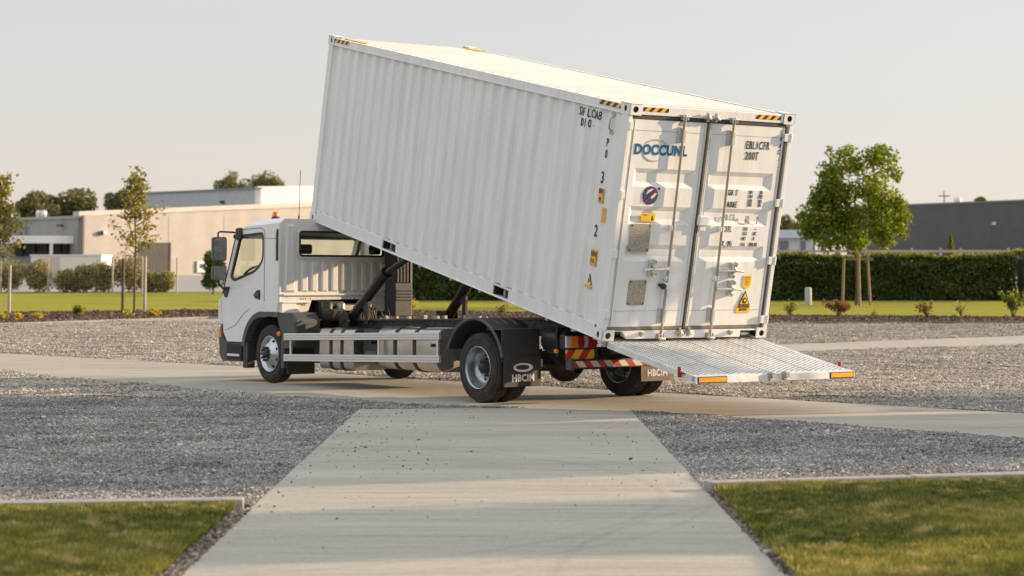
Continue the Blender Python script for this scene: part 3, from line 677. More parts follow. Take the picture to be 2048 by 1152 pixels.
# shield + warning triangle
sh = roundpoly([(.755, .62), (.81, .575), (.87, .62), (.875, .745), (.75, .745)], .012, 3)
ps = MB().plate([sh], lambda a, b, w: (a, .004+w, b), .006).build('sticker', M['yellow'], dr)
mb = MB()
for i, z in enumerate((.72, .70, .675, .655, .63)): mb.box(.775+.004*i, .85-.004*i, .001, .004, z, z+.008)
mb.build('sticker_print', mat('brown_print', (.35, .2, .02), .5), ps)
def triangle(cx, z0, s, par, fn, y):
    tri = roundpoly([(cx-s/2, z0), (cx+s/2, z0), (cx, z0+s*1.02)], .012, 3); c = (cx, z0+s*.35)
    inn = [(c[0]+(p[0]-c[0])*.78, c[1]+(p[1]-c[1])*.78) for p in tri]
    a = MB().plate([tri], lambda a, b, w: fn(a, b, w+y), .004).build('warning_triangle', M['ink'], par)
    MB().plate([inn], lambda a, b, w: fn(a, b, y-.002+w), .003).build('triangle_face', M['yellow'], a)
    return a, c
fr = lambda a, b, w: (a, w, b)
pt = plate_on(.70, .905, .30, .41, M['yellow'], 'sticker', dr, y=.003, rivets=False)
t, c = triangle(.806, .39, .175, dr, fr, .000)
MB().plate([ell(c[0], c[1]-.005, .030, .036)], lambda a, b, w: (a, -.006+w, b), .003).build('triangle_symbol', M['ink'], t)
MB().plate([ell(c[0], c[1], .016, .016)], lambda a, b, w: (a, -.008+w, b), .003).build('triangle_symbol', M['yellow'], t)
text('SAVUOON\nBLVCN', .038, dr, Vector((.803, .0, .355)), ROT_REAR, M['ink'], sx=.95, ext=.001, bold=.001)
# round emblem
e1 = MB().plate([ell(-.768, 1.662, .106, .106, 32)], lambda a, b, w: (a, .006+w, b), .005).build('round_emblem', M['redink'], dl)
MB().plate([ell(-.768, 1.662, .098, .098, 32)], lambda a, b, w: (a, .003+w, b), .003).build('emblem_field', M['navy'], e1)
sw = [(-.835, 1.67), (-.815, 1.715), (-.77, 1.738), (-.73, 1.735), (-.765, 1.712), (-.805, 1.69)]
MB().plate([sw], lambda a, b, w: (a, .0+w, b), .003).plate([[(-.765, 1.645), (-.75, 1.618), (-.70, 1.655), (-.685, 1.69), (-.71, 1.69)]], lambda a, b, w: (a, .0+w, b), .003).build('emblem_mark', M['whiteink'], e1)
MB().plate([[(-.842, 1.592), (-.834, 1.584), (-.690, 1.722), (-.698, 1.730)]], lambda a, b, w: (a, -.003+w, b), .003).build('emblem_bar', M['redink'], e1)
MB().plate([ell(-.655, 1.74, .015, .015, 12)], lambda a, b, w: (a, .006+w, b), .004).build('emblem_dot', M['navy'], dl)
# writing on the doors
ty = .008
text('DOCCUNL', .158, dl, Vector((-.695, ty, 2.175)), ROT_REAR, M['blue'], sx=.93, bold=.006, spacing=1.04)
def arc(cx, cz, rx, rz, a0, a1, t, n=20):
    o = [(cx+rx*math.cos(R_(a0+(a1-a0)*i/n)), cz+rz*math.sin(R_(a0+(a1-a0)*i/n))) for i in range(n+1)]
    return o+[(x, z-t*math.sin(PI*i/n)*(1 if a1 < 200 else -1)) for i, (x, z) in list(enumerate(o))[::-1]]
MB().plate([arc(-.77, 2.19, .17, .115, 155, 25, .018)], lambda a, b, w: (a, .006+w, b), .005).plate([arc(-.77, 2.165, .18, .105, 190, 300, -.018)], lambda a, b, w: (a, .006+w, b), .005).build('logo_swoosh', M['greyink'], dl)
def rt(s, size, x, z, sx=.62, m='ink', b=.0): return text(s, size, dr, Vector((x, ty, z)), ROT_REAR, M[m], sx=sx, bold=b, spacing=1.2)
rt('EBL1CFR', .135, .712, 2.285, .60, b=.0); rt('200T', .135, .642, 2.158, .62, b=.0)
for s, x, z in (('GR T', .43, 1.722), ('A0&E', .435, 1.582), ('B.CE', .43, 1.428), ('D7L', .42, 1.292), ('X. Mı'.replace('ı', 'i'), .43, 1.118)):
    o = rt(s, .10, x, z, .60)
for i, (s) in enumerate(('101  20', '164  E02', '378  301', '318  06', '270  J4', '1020   A', '116   ~', '1L5   BC', '162   8', '116  506 00')):
    z = [1.735, 1.685, 1.63, 1.585, 1.43, 1.375, 1.30, 1.245, 1.185, 1.115][i]
    for j, q_ in enumerate(s.split('  ')): rt(q_.strip(), .062, (.70+.155*j)-.012*(i // 4), z, .60)
text('L\nR\nA\nC\n.', .085, dr, Vector((1.052, ty, 2.30)), ROT_REAR, M['ink'], sx=.5)
# hazard tapes
MB().box(-1.02, -.66, -.003, .0, CH-.068, CH-.022).build('hazard_tape', M['hazx'], cont); MB().box(.62, 1.0, -.003, .0, CH-.076, CH-.026).build('hazard_tape', M['hazx'], cont)
MB().box(-CW-.003, -CW+.003, .175, .58, CH-.072, CH-.02).build('hazard_tape', M['hazy'], cont)
MB().box(-CW-.003, -CW+.003, CL-.62, CL-.17, CH-.072, CH-.02).build('hazard_tape', M['hazy'], cont)
MB().mark().box(-1.1, -.95, CL-.75, CL-.2, CH-.008, CH-.003).mark().box(.95, 1.12, CL-.5, CL-.15, CH-.008, CH-.003).each('roof_marking', M['yellow'], cont)
# writing on the side, laid onto the corrugation
def wr(co): return Vector((co.x+corr(co.y), co.y, co.z))
def stxt(s, size, y, z, sx=.62, b=.0, m='ink'): return text(s, size, cont, Vector((-CW+.012, y, z)), ROT_LEFT, M[m], sx=sx, bold=b, warp=wr, spacing=1.16)
stxt('SHF LC4A8', .14, .782, 2.465, .62); stxt('2010 -', .135, .825, 2.345, .70)
stxt('P', .14, .355, 2.19, .6); stxt('0', .14, .355, 2.06, .6); stxt('3', .19, .37, 1.785, .62, .002); stxt('2', .19, .372, 1.175, .62, .002)
for (y, z, hy, hz, m_) in ((.367, 1.586, .07, .085, 'sticker_orange'), (.262, 1.378, .042, .085, 'sticker_orange'), (.372, .873, .085, .095, 'sticker_orange')):
    vs = []; fs = []; n = 8
    for i in range(n+1):
        yy = y-hy+2*hy*i/n; vs += [(-CW+.013+corr(yy), yy, z-hz), (-CW+.013+corr(yy), yy, z+hz)]
    fs = [(2*i, 2*i+1, 2*i+3, 2*i+2) for i in range(n)]
    o = MB().add(vs, fs).build('sticker', M[m_], cont, recalc=False)
    if hy > .05:
        fr2 = MB()
        for (a, b, c_, d_) in ((y-hy+.008, y+hy-.008, z+hz-.014, z+hz-.008), (y-hy+.008, y+hy-.008, z-hz+.008, z-hz+.014), (y-hy+.008, y-hy+.014, z-hz+.008, z+hz-.008), (y+hy-.014, y+hy-.008, z-hz+.008, z+hz-.008)):
            fr2.add([(-CW+.011+corr(a), a, c_), (-CW+.011+corr(b), b, c_), (-CW+.011+corr(b), b, d_), (-CW+.011+corr(a), a, d_)], [(0, 1, 2, 3)])
        fr2.build('sticker_border', M['ink'], o, recalc=False)
stxt('SH', .07, .367, 1.635, .8, .003); stxt('v', .08, .367, 1.55, .9, .004); stxt('NSN', .075, .372, .915, .8, .002); stxt('7-5', .06, .372, .835, .8, .001)
fs_ = lambda a, b, w: (-CW+.012+corr(a)+w, a, b)
t, c = triangle(.385, .56, .125, cont, fs_, -.003)
MB().plate([[(c[0]-.004, c[1]+.035), (c[0]+.014, c[1]), (c[0]+.003, c[1]), (c[0]+.006, c[1]-.03), (c[0]-.014, c[1]+.008), (c[0]-.002, c[1]+.008)]], lambda a, b, w: fs_(a, b, w-.008), .003).build('triangle_symbol', M['ink'], t)
MB().box(-CW+.004, -CW+.012, .322, .448, .518, .55).build('sticker', M['sticker_orange'], cont)
# small lifting handle on the side
MB().tube([(-CW+.02, .30, 2.50), (-CW-.02, .31, 2.47), (-CW-.02, .315, 2.36), (-CW+.02, .305, 2.33)], .010, 8).box(-CW+.008, -CW+.016, .27, .34, 2.50, 2.54).box(-CW+.008, -CW+.016, .27, .34, 2.30, 2.33).build('side_handle', M['steel'], cont)
# rail joints
MB().box(-CW-.001, -CW+.004, 1.42, 1.50, CH-.10, CH-.03).build('rail_joint', W, cont, bevel=.002)
# underside lugs
mb = MB()
for y in (.55, 1.1, 2.6, 3.3, 4.1): mb.mark().box(-CW+.0, -CW+.04, y, y+.05, -.03, .0)
mb.each('twist_lug', M['steel'], cont)

# ---------------------------------------------------------------- the truck
YAW = .65391
tk = thing('flatbed_truck', 'white cab truck with a tipping chassis carrying the raised container', 'truck', (.6597, 23.3052, .012), (0, 0, YAW))
WB = 5.235; WR = .413; XL = -1.17; XR = .95
CB = M['cab']; BK = M['black']; FM = M['frame']
fl_ = lambda a, b, w: (XL+w, a, b)        # left side plate (Y,Z)
fr_ = lambda a, b, w: (XR-w, a, b)
# --- cab sides
def arcp(c, r, a0, a1, n=14): return [(c[0]+r*math.cos(R_(a0+(a1-a0)*i/n)), c[1]+r*math.sin(R_(a0+(a1-a0)*i/n))) for i in range(n+1)]
AC = (5.42, .44)
side = [(4.99, 1.0), (5.28, 1.0)]+arcp(AC, .565, 100, 14)+[(6.0, .56), (6.45, .56), (6.57, .70), (6.63, .95), (6.655, 1.16), (6.585, 1.26), (6.22, 2.10), (6.12, 2.20), (5.9, 2.235), (4.99, 2.265)]
win = roundpoly([(6.10, 2.105), (5.42, 2.135), (5.41, 1.74), (5.62, 1.585), (6.25, 1.445), (6.375, 1.50)], [.09, .07, .16, .2, .07, .06], 5)
cab = MB().plate([side, win[::-1]], fl_, .045).build('cab_side', CB, tk, bevel=.016, seg=3)
MB().plate([side, win[::-1]], fr_, .045).build('cab_side', CB, tk, bevel=.016, seg=3)
for fn in (fl_, fr_):
    MB().plate([offset_ring(win, .012), offset_ring(win, -.028)[::-1]], lambda a, b, w, fn=fn: fn(a, b, w-.003), .03).build('window_seal', BK, tk)
    MB().plate([offset_ring(win, -.02)], lambda a, b, w, fn=fn: fn(a, b, w+.012), .005).build('side_window', M['glass'], tk)
# door: seams, handle, sill
M['seam'] = mat('dark_seam', (.09, .095, .10), .7)
door_l = MB()
sx_ = XL-.0015
door_l.tube([(sx_, 6.05, 2.19), (sx_, 5.50, 2.205), (sx_, 5.40, 2.18), (sx_, 5.375, 2.10), (sx_, 5.38, 1.12), (sx_, 5.40, 1.06)], .0045, 6)
door_l.tube([(sx_, 5.38, 1.12), (sx_, 5.65, 1.10), (sx_, 5.95, .98), (sx_, 6.2, .80), (sx_, 6.52, .72)], .0035, 6)
door_l.tube([(sx_, 5.42, 2.06), (sx_, 4.99, 2.04)], .003, 6)
door_l.build('door_seam', M['seam'], tk)
fl2 = MB().plate([[(4.99, 1.0), (5.28, 1.0)]+arcp(AC, .565, 100, 14)+arcp(AC, .70, 22, 96, 14)+[(4.99, 1.14)]], lambda a, b, w: (XL-.014+w, a, b), .03).build('wheel_arch_flare', CB, tk, bevel=.012, seg=3)
MB().plate([roundpoly([(5.49, 1.17), (5.66, 1.20), (5.65, 1.265), (5.60, 1.31), (5.49, 1.32)], .03, 4)], lambda a, b, w: (XL-.006+w, a, b), .012).build('handle_recess', BK, tk, bevel=.003)
MB().box(XL-.03, XL-.008, 5.51, 5.645, 1.225, 1.262).build('door_handle', M['grey_plastic'], tk, bevel=.008)
# arch trim
tr_ = [(4.95, 1.005), (5.28, 1.01)]+arcp(AC, .57, 100, 12)+[(5.98, .50), (5.90, .50)]+arcp(AC, .49, 10, 98)+[(5.22, .94), (4.95, .93)]
MB().plate([tr_], lambda a, b, w: (XL-.022+w, a, b), .12).build('wheel_arch_trim', M['grey_plastic'], tk, bevel=.01)
MB().plate([tr_], lambda a, b, w: (XR+.022-w, a, b), .12).build('wheel_arch_trim', M['grey_plastic'], tk, bevel=.01)
# arch liner
mb = MB(); a = arcp(AC, .50, 175, 0, 16); vs = [(x, p[0], p[1]) for p in a for x in (XL+.01, -.62)]
mb.add(vs, [(2*i, 2*i+1, 2*i+3, 2*i+2) for i in range(16)]); mb.box(-.62, -.60, 4.95, 5.95, .5, 1.0); mb.build('arch_liner', BK, tk)
# roof
mb = MB(); rows = [(4.985, 2.275), (5.05, 2.31), (5.4, 2.335), (5.8, 2.33), (6.02, 2.29), (6.16, 2.21), (6.23, 2.10)]
nx = 20; vs = []; mid = (XL+XR)/2; hw = (XR-XL)/2
for y, z in rows:
    for i in range(nx+1):
        u = -1+2*i/nx; u = math.copysign(abs(u)**.6, u); edge = max(0, abs(u)-.82)/.18
        vs.append((mid+u*hw*.998, y+.06*(1-u*u)*(y > 5.9), z+.02*(1-u*u)-.09*edge**2))
mb.add(vs, [(r*(nx+1)+i, r*(nx+1)+i+1, (r+1)*(nx+1)+i+1, (r+1)*(nx+1)+i) for r in range(len(rows)-1) for i in range(nx)], True)
mb.build('cab_roof', CB, tk)
# front: bowed windscreen, white panel, bumper
def bow(rows, name, m, b=.10, th=None, x0=XL+.02, x1=XR-.02):
    vs = []; k = 14
    for y, z in rows:
        for i in range(k+1): u = -1+2*i/k; vs.append((mid+u*(x1-x0)/2, y+b*(1-u**4), z))
    return MB().add(vs, [(r*(k+1)+i, r*(k+1)+i+1, (r+1)*(k+1)+i+1, (r+1)*(k+1)+i) for r in range(len(rows)-1) for i in range(k)], True).build(name, m, tk)
bow([(6.21, 2.11), (6.575, 1.27)], 'windscreen', M['glass'])
bow([(6.575, 1.27), (6.65, 1.17), (6.64, .95), (6.57, .66)], 'front_panel', CB)
bow([(6.60, .70), (6.68, .60), (6.67, .36), (6.58, .27), (6.3, .27)], 'front_bumper', M['grey_plastic'], .08)
bow([(6.25, 2.13), (6.33, 2.12), (6.34, 2.07), (6.27, 2.09)], 'sun_visor', BK)
MB().plate([[(6.0, .28), (6.56, .27), (6.66, .36), (6.69, .66), (6.63, .80), (6.58, .82), (6.55, .60), (6.45, .545), (6.0, .54)]], lambda a, b, w: (XL-.012+w, a, b), .14).build('bumper_corner', M['grey_plastic'], tk, bevel=.012)
MB().plate([[(5.99, .30), (6.44, .30), (6.44, .53), (5.99, .53)]], lambda a, b, w: (XL-.016+w, a, b), .02).build('step_well', mat('step_black', (.012, .012, .012), .7), tk)
MB().box(XL-.03, XL+.06, 6.04, 6.40, .35, .385).build('cab_step', M['alu'], tk, bevel=.004)
MB().box(XL-.005, XL+.12, 5.83, 5.97, .19, .56).build('mud_shield', BK, tk, bevel=.01)
MB().plate([roundpoly([(6.60, .62), (6.66, .62), (6.665, .72), (6.62, .73)], .01, 2)], lambda a, b, w: (XL-.02+w, a, b), .02).build('side_indicator', M['orange'], tk)
fpan = MB().plate([roundpoly([(6.60, .80), (6.70, .86), (6.715, 1.15), (6.66, 1.20), (6.63, 1.1)], .02, 3)], lambda a, b, w: (XL-.012+w, a, b), .16).build('corner_panel', CB, tk, bevel=.02, seg=3)
# black seal line between pillar and windscreen
MB().tube([(XL+.0, 6.215, 2.115), (XL+.0, 6.40, 1.70), (XL+.0, 6.60, 1.26)], .010, 6).build('pillar_seal', BK, tk)
# --- cab back wall with window
B0 = 4.985
back = [(XL+.01, 1.0), (-.68, 1.0), (-.62, 1.17), (.22, 1.18), (.30, 1.0), (XR-.01, 1.0), (XR-.01, 2.26), (XR-.10, 2.33), (XL+.10, 2.33), (XL+.01, 2.26)]
bw = roundpoly(rect(-.845, .60, 1.795, 2.155), .06, 5)
fb = lambda a, b, w: (a, B0+w, b)
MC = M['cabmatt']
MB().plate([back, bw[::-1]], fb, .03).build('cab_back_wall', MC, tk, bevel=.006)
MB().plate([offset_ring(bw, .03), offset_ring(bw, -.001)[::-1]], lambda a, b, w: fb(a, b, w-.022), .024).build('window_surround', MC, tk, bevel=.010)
MB().plate([offset_ring(bw, .006), offset_ring(bw, -.024)[::-1]], lambda a, b, w: fb(a, b, w-.028), .035).build('window_seal', BK, tk)
MB().plate([bw], lambda a, b, w: fb(a, b, w+.002), .004).build('rear_window', M['glass'], tk)
mb = MB()
for i in range(9):
    x = -.80+i*.168; mb.hexa([(x, B0, 1.30), (x+.085, B0, 1.30), (x+.085, B0-.0, 1.71), (x, B0, 1.71), (x, B0, 1.30), (x+.085, B0, 1.30), (x+.085, B0, 1.71), (x, B0, 1.71)]) if False else None
    p = [(x, 1.29), (x+.10, 1.29), (x+.10, 1.71), (x, 1.71)]; q = [(x+.018, 1.31), (x+.082, 1.31), (x+.082, 1.685), (x+.018, 1.685)]
    v = [(a, B0-.0005, b) for a, b in p]+[(a, B0-.026, b) for a, b in q]
    mb.add(v, [(0, 1, 5, 4), (1, 2, 6, 5), (2, 3, 7, 6), (3, 0, 4, 7), (4, 5, 6, 7)])
v = [(-1.08, B0-.0005, 1.28), (-.90, B0-.0005, 1.28), (-.92, B0-.0005, 2.25), (-1.06, B0-.0005, 2.25), (-1.055, B0-.032, 1.31), (-.925, B0-.032, 1.31), (-.945, B0-.032, 2.22), (-1.035, B0-.032, 2.22)]
mb.add(v, [(0, 1, 5, 4), (1, 2, 6, 5), (2, 3, 7, 6), (3, 0, 4, 7), (4, 5, 6, 7)])
mb.build('pressed_rib', MC, tk, recalc=False)
mb = MB().box(-1.10, .88, B0-.030, B0, 1.235, 1.262).box(-1.12, -.66, B0-.040, B0, 1.13, 1.15)
mb.hexa([(-1.16, B0-.09, .995), (-.86, B0-.09, .995), (-.86, B0, .995), (-1.16, B0, .995), (-1.12, B0-.02, 1.14), (-.90, B0-.02, 1.14), (-.90, B0, 1.14), (-1.12, B0, 1.14)])
mb.build('back_flange', MC, tk, bevel=.006)
hl = MB()
for x in (-.80, -.76, -.72, -.64, .1, .26): hl.mark().lathe([(-.004, 0), (-.004, .009), (0, .01)], (x, B0, 1.19), axis=1, n=8)
for x in (-.78, -.74): hl.mark().lathe([(-.004, 0), (-.004, .008), (0, .01)], (x, B0, 1.10), axis=1, n=8)
hl.each('drain_hole', M['ink'], tk)
MB().box(XL+.005, XL+.05, B0-.004, B0+.02, 1.0, 2.24).build('corner_pillar', MC, tk, bevel=.01)
# vent grille on the rear corner
vg = MB().plate([roundpoly([(4.995, 1.73), (5.055, 1.73), (5.055, 2.13), (5.03, 2.18), (4.995, 2.18)], .015, 3)], lambda a, b, w: (XL-.008+w, a, b), .014).build('vent', BK, tk, bevel=.003)
mb = MB()
for i in range(10): mb.mark().box(XL-.018, XL-.006, 4.998, 5.045, 1.84+i*.03, 1.853+i*.03)
mb.each('louvre', M['grey_plastic'], vg, bevel=.002)
# --- air intake behind the cab
mb = MB().box(.62, .93, 4.70, B0-.002, .93, 2.2); ai = mb.build('air_intake', M['grey_plastic'], tk, bevel=.015)
mb = MB()
for i in range(5): mb.mark().box(.645+i*.056, .677+i*.056, 4.68, 4.70, 1.42, 2.18)
for i in range(4): mb.mark().box(.63, .93, 4.682, 4.70, 1.30-i*.045, 1.325-i*.045)
mb.each('intake_rib', M['grey_plastic'], ai, bevel=.005)
MB().plate([[(.93, .97), (1.0, .97), (.975, 1.15), (.965, 1.65), (.93, 1.75)]], lambda a, b, w: (a, 4.90+w, b), .06).build('cab_flank', CB, tk, bevel=.008)
# --- interior
mb = MB().box(XL+.06, XR-.06, 5.0, 6.3, .96, 1.0).box(XL+.06, XR-.06, 6.18, 6.48, 1.0, 1.42); mb.box(-.3, .1, 5.7, 6.2, 1.0, 1.25)
mb.build('cab_interior', M['seat'], tk, bevel=.02)
for x in (-.66, .52):
    s = MB().box(x-.24, x+.24, 5.10, 5.62, 1.15, 1.30)
    s.hexa([(x-.23, 5.06, 1.28), (x+.23, 5.06, 1.28), (x+.23, 5.20, 1.28), (x-.23, 5.20, 1.28), (x-.18, 4.99+.04, 1.80), (x+.18, 5.03, 1.80), (x+.18, 5.12, 1.80), (x-.18, 5.12, 1.80)])
    s.box(x-.10, x+.10, 5.06, 5.12, 1.83, 1.97); s.build('seat', M['seat'], tk, bevel=.04, seg=3)
sw_ = MB(); c = Vector((-.86, 6.12, 1.55)); rt_ = Matrix.Rotation(R_(-35), 3, 'X'); ring = [c+rt_@Vector((.21*math.cos(t), .21*math.sin(t), 0)) for t in np.linspace(0, 2*PI, 25)]
sw_.tube(ring, .016, 8, False); sw_.tube([ring[0], ring[12]], .02, 6); sw_.tube([c, c+rt_@Vector((0, 0, -.3))], .03, 6); sw_.build('steering_wheel', M['seat'], tk)
MB().mark().box(XL+.05, XL+.09, 5.3, 6.3, 1.0, 1.40).mark().box(XR-.09, XR-.05, 5.3, 6.3, 1.0, 1.40).each('door_lining', M['seat'], tk)
# --- beacon, aerial
b = MB().lathe([(0, .065), (.045, .06), (.05, .045)], (-.62, 6.02, 2.345), axis=2, n=20); bo = b.box(-.66, -.58, 5.98, 6.06, 2.33, 2.35).build('beacon', BK, tk)
MB().lathe([(.05, .048), (.10, .046), (.118, .038), (.122, 0)], (-.62, 6.02, 2.345), axis=2, n=20).build('beacon_lens', M['orange'], bo)
MB().tube([(-.78, 5.10, 2.32), (-.78, 5.09, 2.38)], .012, 8).tube([(-.78, 5.09, 2.38), (-.775, 5.07, 3.03)], .0045, 6).build('aerial', BK, tk)
# --- mirrors
def mirror(s, x0, with_lens=True):
    xc = x0+s*.23
    f = MB().tube([(x0+s*-.01, 6.09, 2.13), (x0+s*.06, 6.20, 2.155), (xc-s*.03, 6.33, 2.165), (xc, 6.34, 2.15), (xc, 6.34, 2.06)], .014, 8)
    f.tube([(xc, 6.33, 1.45), (xc-s*.02, 6.33, 1.40), (x0+s*.06, 6.48, 1.33), (x0, 6.50, 1.32)], .014, 8); f.tube([(xc, 6.34, 2.1), (xc, 6.33, 1.46)], .012, 8)
    fo = f.build('mirror_arm', BK, tk)
    MB().box(min(x0-s*.02, x0+s*.05), max(x0-s*.02, x0+s*.05), 6.02, 6.17, 2.04, 2.22).build('mirror_bracket', BK, tk, bevel=.03, seg=3)
    MB().plate([roundpoly([(6.38, 1.36), (6.58, 1.36), (6.52, 1.20), (6.46, 1.21)], .03, 3)], lambda a, b, w: (x0+s*(.018-w), a, b), .02).build('mirror_foot', BK, tk, bevel=.004)
    for z0, z1 in ((1.735, 2.085), (1.455, 1.665)):
        rt2 = Matrix.Translation((xc, 6.30, (z0+z1)/2))@Matrix.Rotation(R_(14)*s, 4, 'Z'); h = (z1-z0)/2; wd = .105
        out = roundpoly(rect(-wd, wd, -h, h), .04, 4)
        mm = MB().plate([out], lambda a, b, w: tuple(rt2@Vector((a, w-.03, b))), .09).build('mirror_housing', M['grey_plastic'], tk, bevel=.022, seg=3)
        MB().plate([[(p[0]*.86, p[1]*.93) for p in out]], lambda a, b, w: tuple(rt2@Vector((a, w-.034, b))), .004).build('mirror_glass', M['mirror'], mm)
mirror(-1, XL); mirror(1, XR)
# --- chassis
def zt(y): return .975-.0195*(y+.2)          # frame top height along the truck
mb = MB()
for x in (-.43, .43):
    for (y0, y1) in ((-1.45, 5.6),):
        xi = x+(.075 if x < 0 else -.075); a, b = min(x, xi), max(x, xi)
        xw = (x, x+.008) if x < 0 else (x-.008, x)
        H = .20
        mb.hexa([(xw[0], y0, zt(y0)-H), (xw[1], y0, zt(y0)-H), (xw[1], y1, zt(y1)-H), (xw[0], y1, zt(y1)-H), (xw[0], y0, zt(y0)), (xw[1], y0, zt(y0)), (xw[1], y1, zt(y1)), (xw[0], y1, zt(y1))])
        for dz in (0, -H): mb.hexa([(a, y0, zt(y0)+dz-.004), (b, y0, zt(y0)+dz-.004), (b, y1, zt(y1)+dz-.004), (a, y1, zt(y1)+dz-.004), (a, y0, zt(y0)+dz+.004), (b, y0, zt(y0)+dz+.004), (b, y1, zt(y1)+dz+.004), (a, y1, zt(y1)+dz+.004)])
mb.build('frame_rail', FM, tk)
mb = MB()
for y in (-1.35, -.5, .6, 1.5, 2.4, 3.3, 4.2): mb.mark().box(-.42, .42, y, y+.08, zt(y)-.17, zt(y)-.03)
mb.mark().box(-.47, .47, -1.88, -1.4, .60, .72); mb.each('cross_member', FM, tk, bevel=.005)
mb = MB()
yy = -1.0
while yy < 5.0:
    for dz in (.045, .13): mb.lathe([(-.008, 0), (-.008, .011), (0, .011)], (-.43, yy, zt(yy)-dz-.02*math.sin(yy*9)), axis=0, n=8)
    yy += .13+.05*math.sin(yy*7)
mb.build('frame_bolt', BK, tk)
MB().box(-.445, -.43, 4.30, 4.36, zt(4.3)-.12, zt(4.3)-.06).build('id_plate', M['silver'], tk)
# upper subframe strip visible as brown rail top
mb = MB()
for x in (-.47, .43): mb.mark().hexa([(x, -.7, zt(-.7)), (x+.04, -.7, zt(-.7)), (x+.04, 4.5, zt(4.5)), (x, 4.5, zt(4.5)), (x, -.7, zt(-.7)+.02), (x+.04, -.7, zt(-.7)+.02), (x+.04, 4.5, zt(4.5)+.02), (x, 4.5, zt(4.5)+.02)])
mb.each('subframe', mat('dusty_steel', (.10, .08, .065), .6, .2, var=.4, vscale=10), tk)
MB().tube([(-1.25, 0, WR), (1.25, 0, WR)], .07, 12).lathe([(-.22, .05), (-.16, .16), (-.05, .21), (.05, .21), (.16, .16), (.22, .05)], (0, .0, WR), axis=0, n=24).lathe([(-.25, .10), (-.1, .19), (.0, .2), (.25, .1)], (0, .0, WR), axis=1, n=20).build('rear_axle', FM, tk)
MB().tube([(-1.0, WB, WR), (.8, WB, WR)], .05, 10).box(-.5, -.42, 4.9, 5.6, .45, .75).build('front_axle', FM, tk)
mb = MB().tube([(0, 0, .45), (0, 3.6, .72)], .05, 10)
for x in (-.5, .5): mb.box(x-.04, x+.04, -.75, .8, .50, .56).box(x-.04, x+.04, -.45, .45, .56, .60).box(x-.06, x+.06, -.1, .1, .36, .62)
mb.build('drive_shaft', FM, tk)
# gearbox and engine clutter behind and below the cab
mb = MB().box(-.25, .2, 3.9, 4.9, .60, .88).box(-.62, -.40, 4.42, 4.72, .88, 1.05).box(-.30, .28, 4.78, 4.9, .98, 1.12).box(-.5, -.1, 4.95, 5.3, .9, 1.15)
mb.build('gearbox', FM, tk, bevel=.02)
mb = MB().lathe([(0, .07), (.02, .08), (.22, .08), (.25, .05), (.27, 0)], (-.52, 4.72, .90), axis=2, n=16); mb.build('air_canister', BK, tk)
mb = MB().lathe([(0, .05), (.02, .06), (.20, .06), (.22, .03), (.23, 0)], (-.33, 4.66, .92), axis=2, n=16).box(-.22, .1, 4.72, 4.76, 1.02, 1.10).box(.14, .20, 4.7, 4.78, .95, 1.1); mb.build('filter_housing', M['steel'], tk, bevel=.004)
mb = MB()
for i in range(14):
    y = 4.3+rng.uniform(-.3, .6); x = -.55+rng.uniform(0, .9); z = .9
    p = [(x, y, z)]; 
    for k in range(4): p.append((p[-1][0]+rng.uniform(-.08, .12), p[-1][1]+rng.uniform(-.1, .1), z+.06+rng.uniform(-.02, .14)))
    p.append((p[-1][0]+.05, p[-1][1], z-.03)); mb.mark().tube(p, rng.uniform(.006, .014), 6)
mb.mark().tube([(.72, 4.80, .90), (.70, 4.80, 1.02), (.76, 4.80, 1.10), (.84, 4.80, 1.11), (.90, 4.80, 1.04), (.87, 4.80, .92)], .009, 8)
mb.mark().tube([(-.32, 3.96, .93), (-.24, 3.98, 1.07), (-.12, 4.0, 1.08), (-.04, 4.0, .93)], .009, 8)
mb.each('hose', BK, tk)
mb = MB()
for i in range(16):
    y = rng.uniform(1.4, 4.5); x = rng.uniform(-.47, .45); s = rng.uniform(.012, .03); mb.mark().box(x-s, x+s, y-s*1.5, y+s*1.5, zt(y)+.0, zt(y)+.02+s*1.6)
mb.each('frame_fitting', M['steel'], tk, bevel=.003)
# --- hydraulic cylinders
def cyl(base, col, top, r1, r2, name, bx):
    base, col, top = Vector(base), Vector(col), Vector(top); d = (top-base).normalized()
    o = MB().tube([base-d*.02, col], r1, 20).tube([col-d*.05, col+d*.02], r1*1.15, 20).build(name, M['cylm'], tk)
    MB().tube([col, top], r2, 16).build('piston_rod', M['cylrod'], o)
    b = MB().mark().box(bx-.11, bx-.085, base.y-.12, base.y+.12, base.z-.10, base.z+.10).box(bx+.085, bx+.11, base.y-.12, base.y+.12, base.z-.10, base.z+.10).tube([(bx-.13, base.y, base.z), (bx+.13, base.y, base.z)], .035, 12)
    m_ = base+d*.25; b.mark().box(bx-.035, bx+.01, m_.y-.28, m_.y-.20, base.z-.05, m_.z+.14); b.box(bx-.03, bx+.01, m_.y-.28, m_.y-.0, m_.z+.04, m_.z+.09)
    b.each('cylinder_bracket', FM, o, bevel=.004)
M['cylm'] = mat('black_cylinder', (.022, .02, .02), .28, .3, var=.3); M['cylrod'] = mat('dark_piston', (.05, .045, .042), .2, .6, var=.3)
cyl((-.5, 4.15, .90), (-.5, 3.25, 1.55), (-.5, 2.45, 2.03-.18), .072, .048, 'hydraulic_cylinder', -.5)
cyl((.42, 3.10, .93), (.42, 2.42, 1.60), (.42, 2.25, 1.72), .072, .05, 'hydraulic_cylinder', .42)
# tipping hinge at the tail
mb = MB()
for x in (-.43, .43): mb.mark().box(x-.05, x+.05, -1.93, -1.70, .60, .76); mb.tube([(x-.1, -1.9, .72), (x+.1, -1.9, .72)], .04, 12)
mb.each('tipping_hinge', FM, tk, bevel=.006)
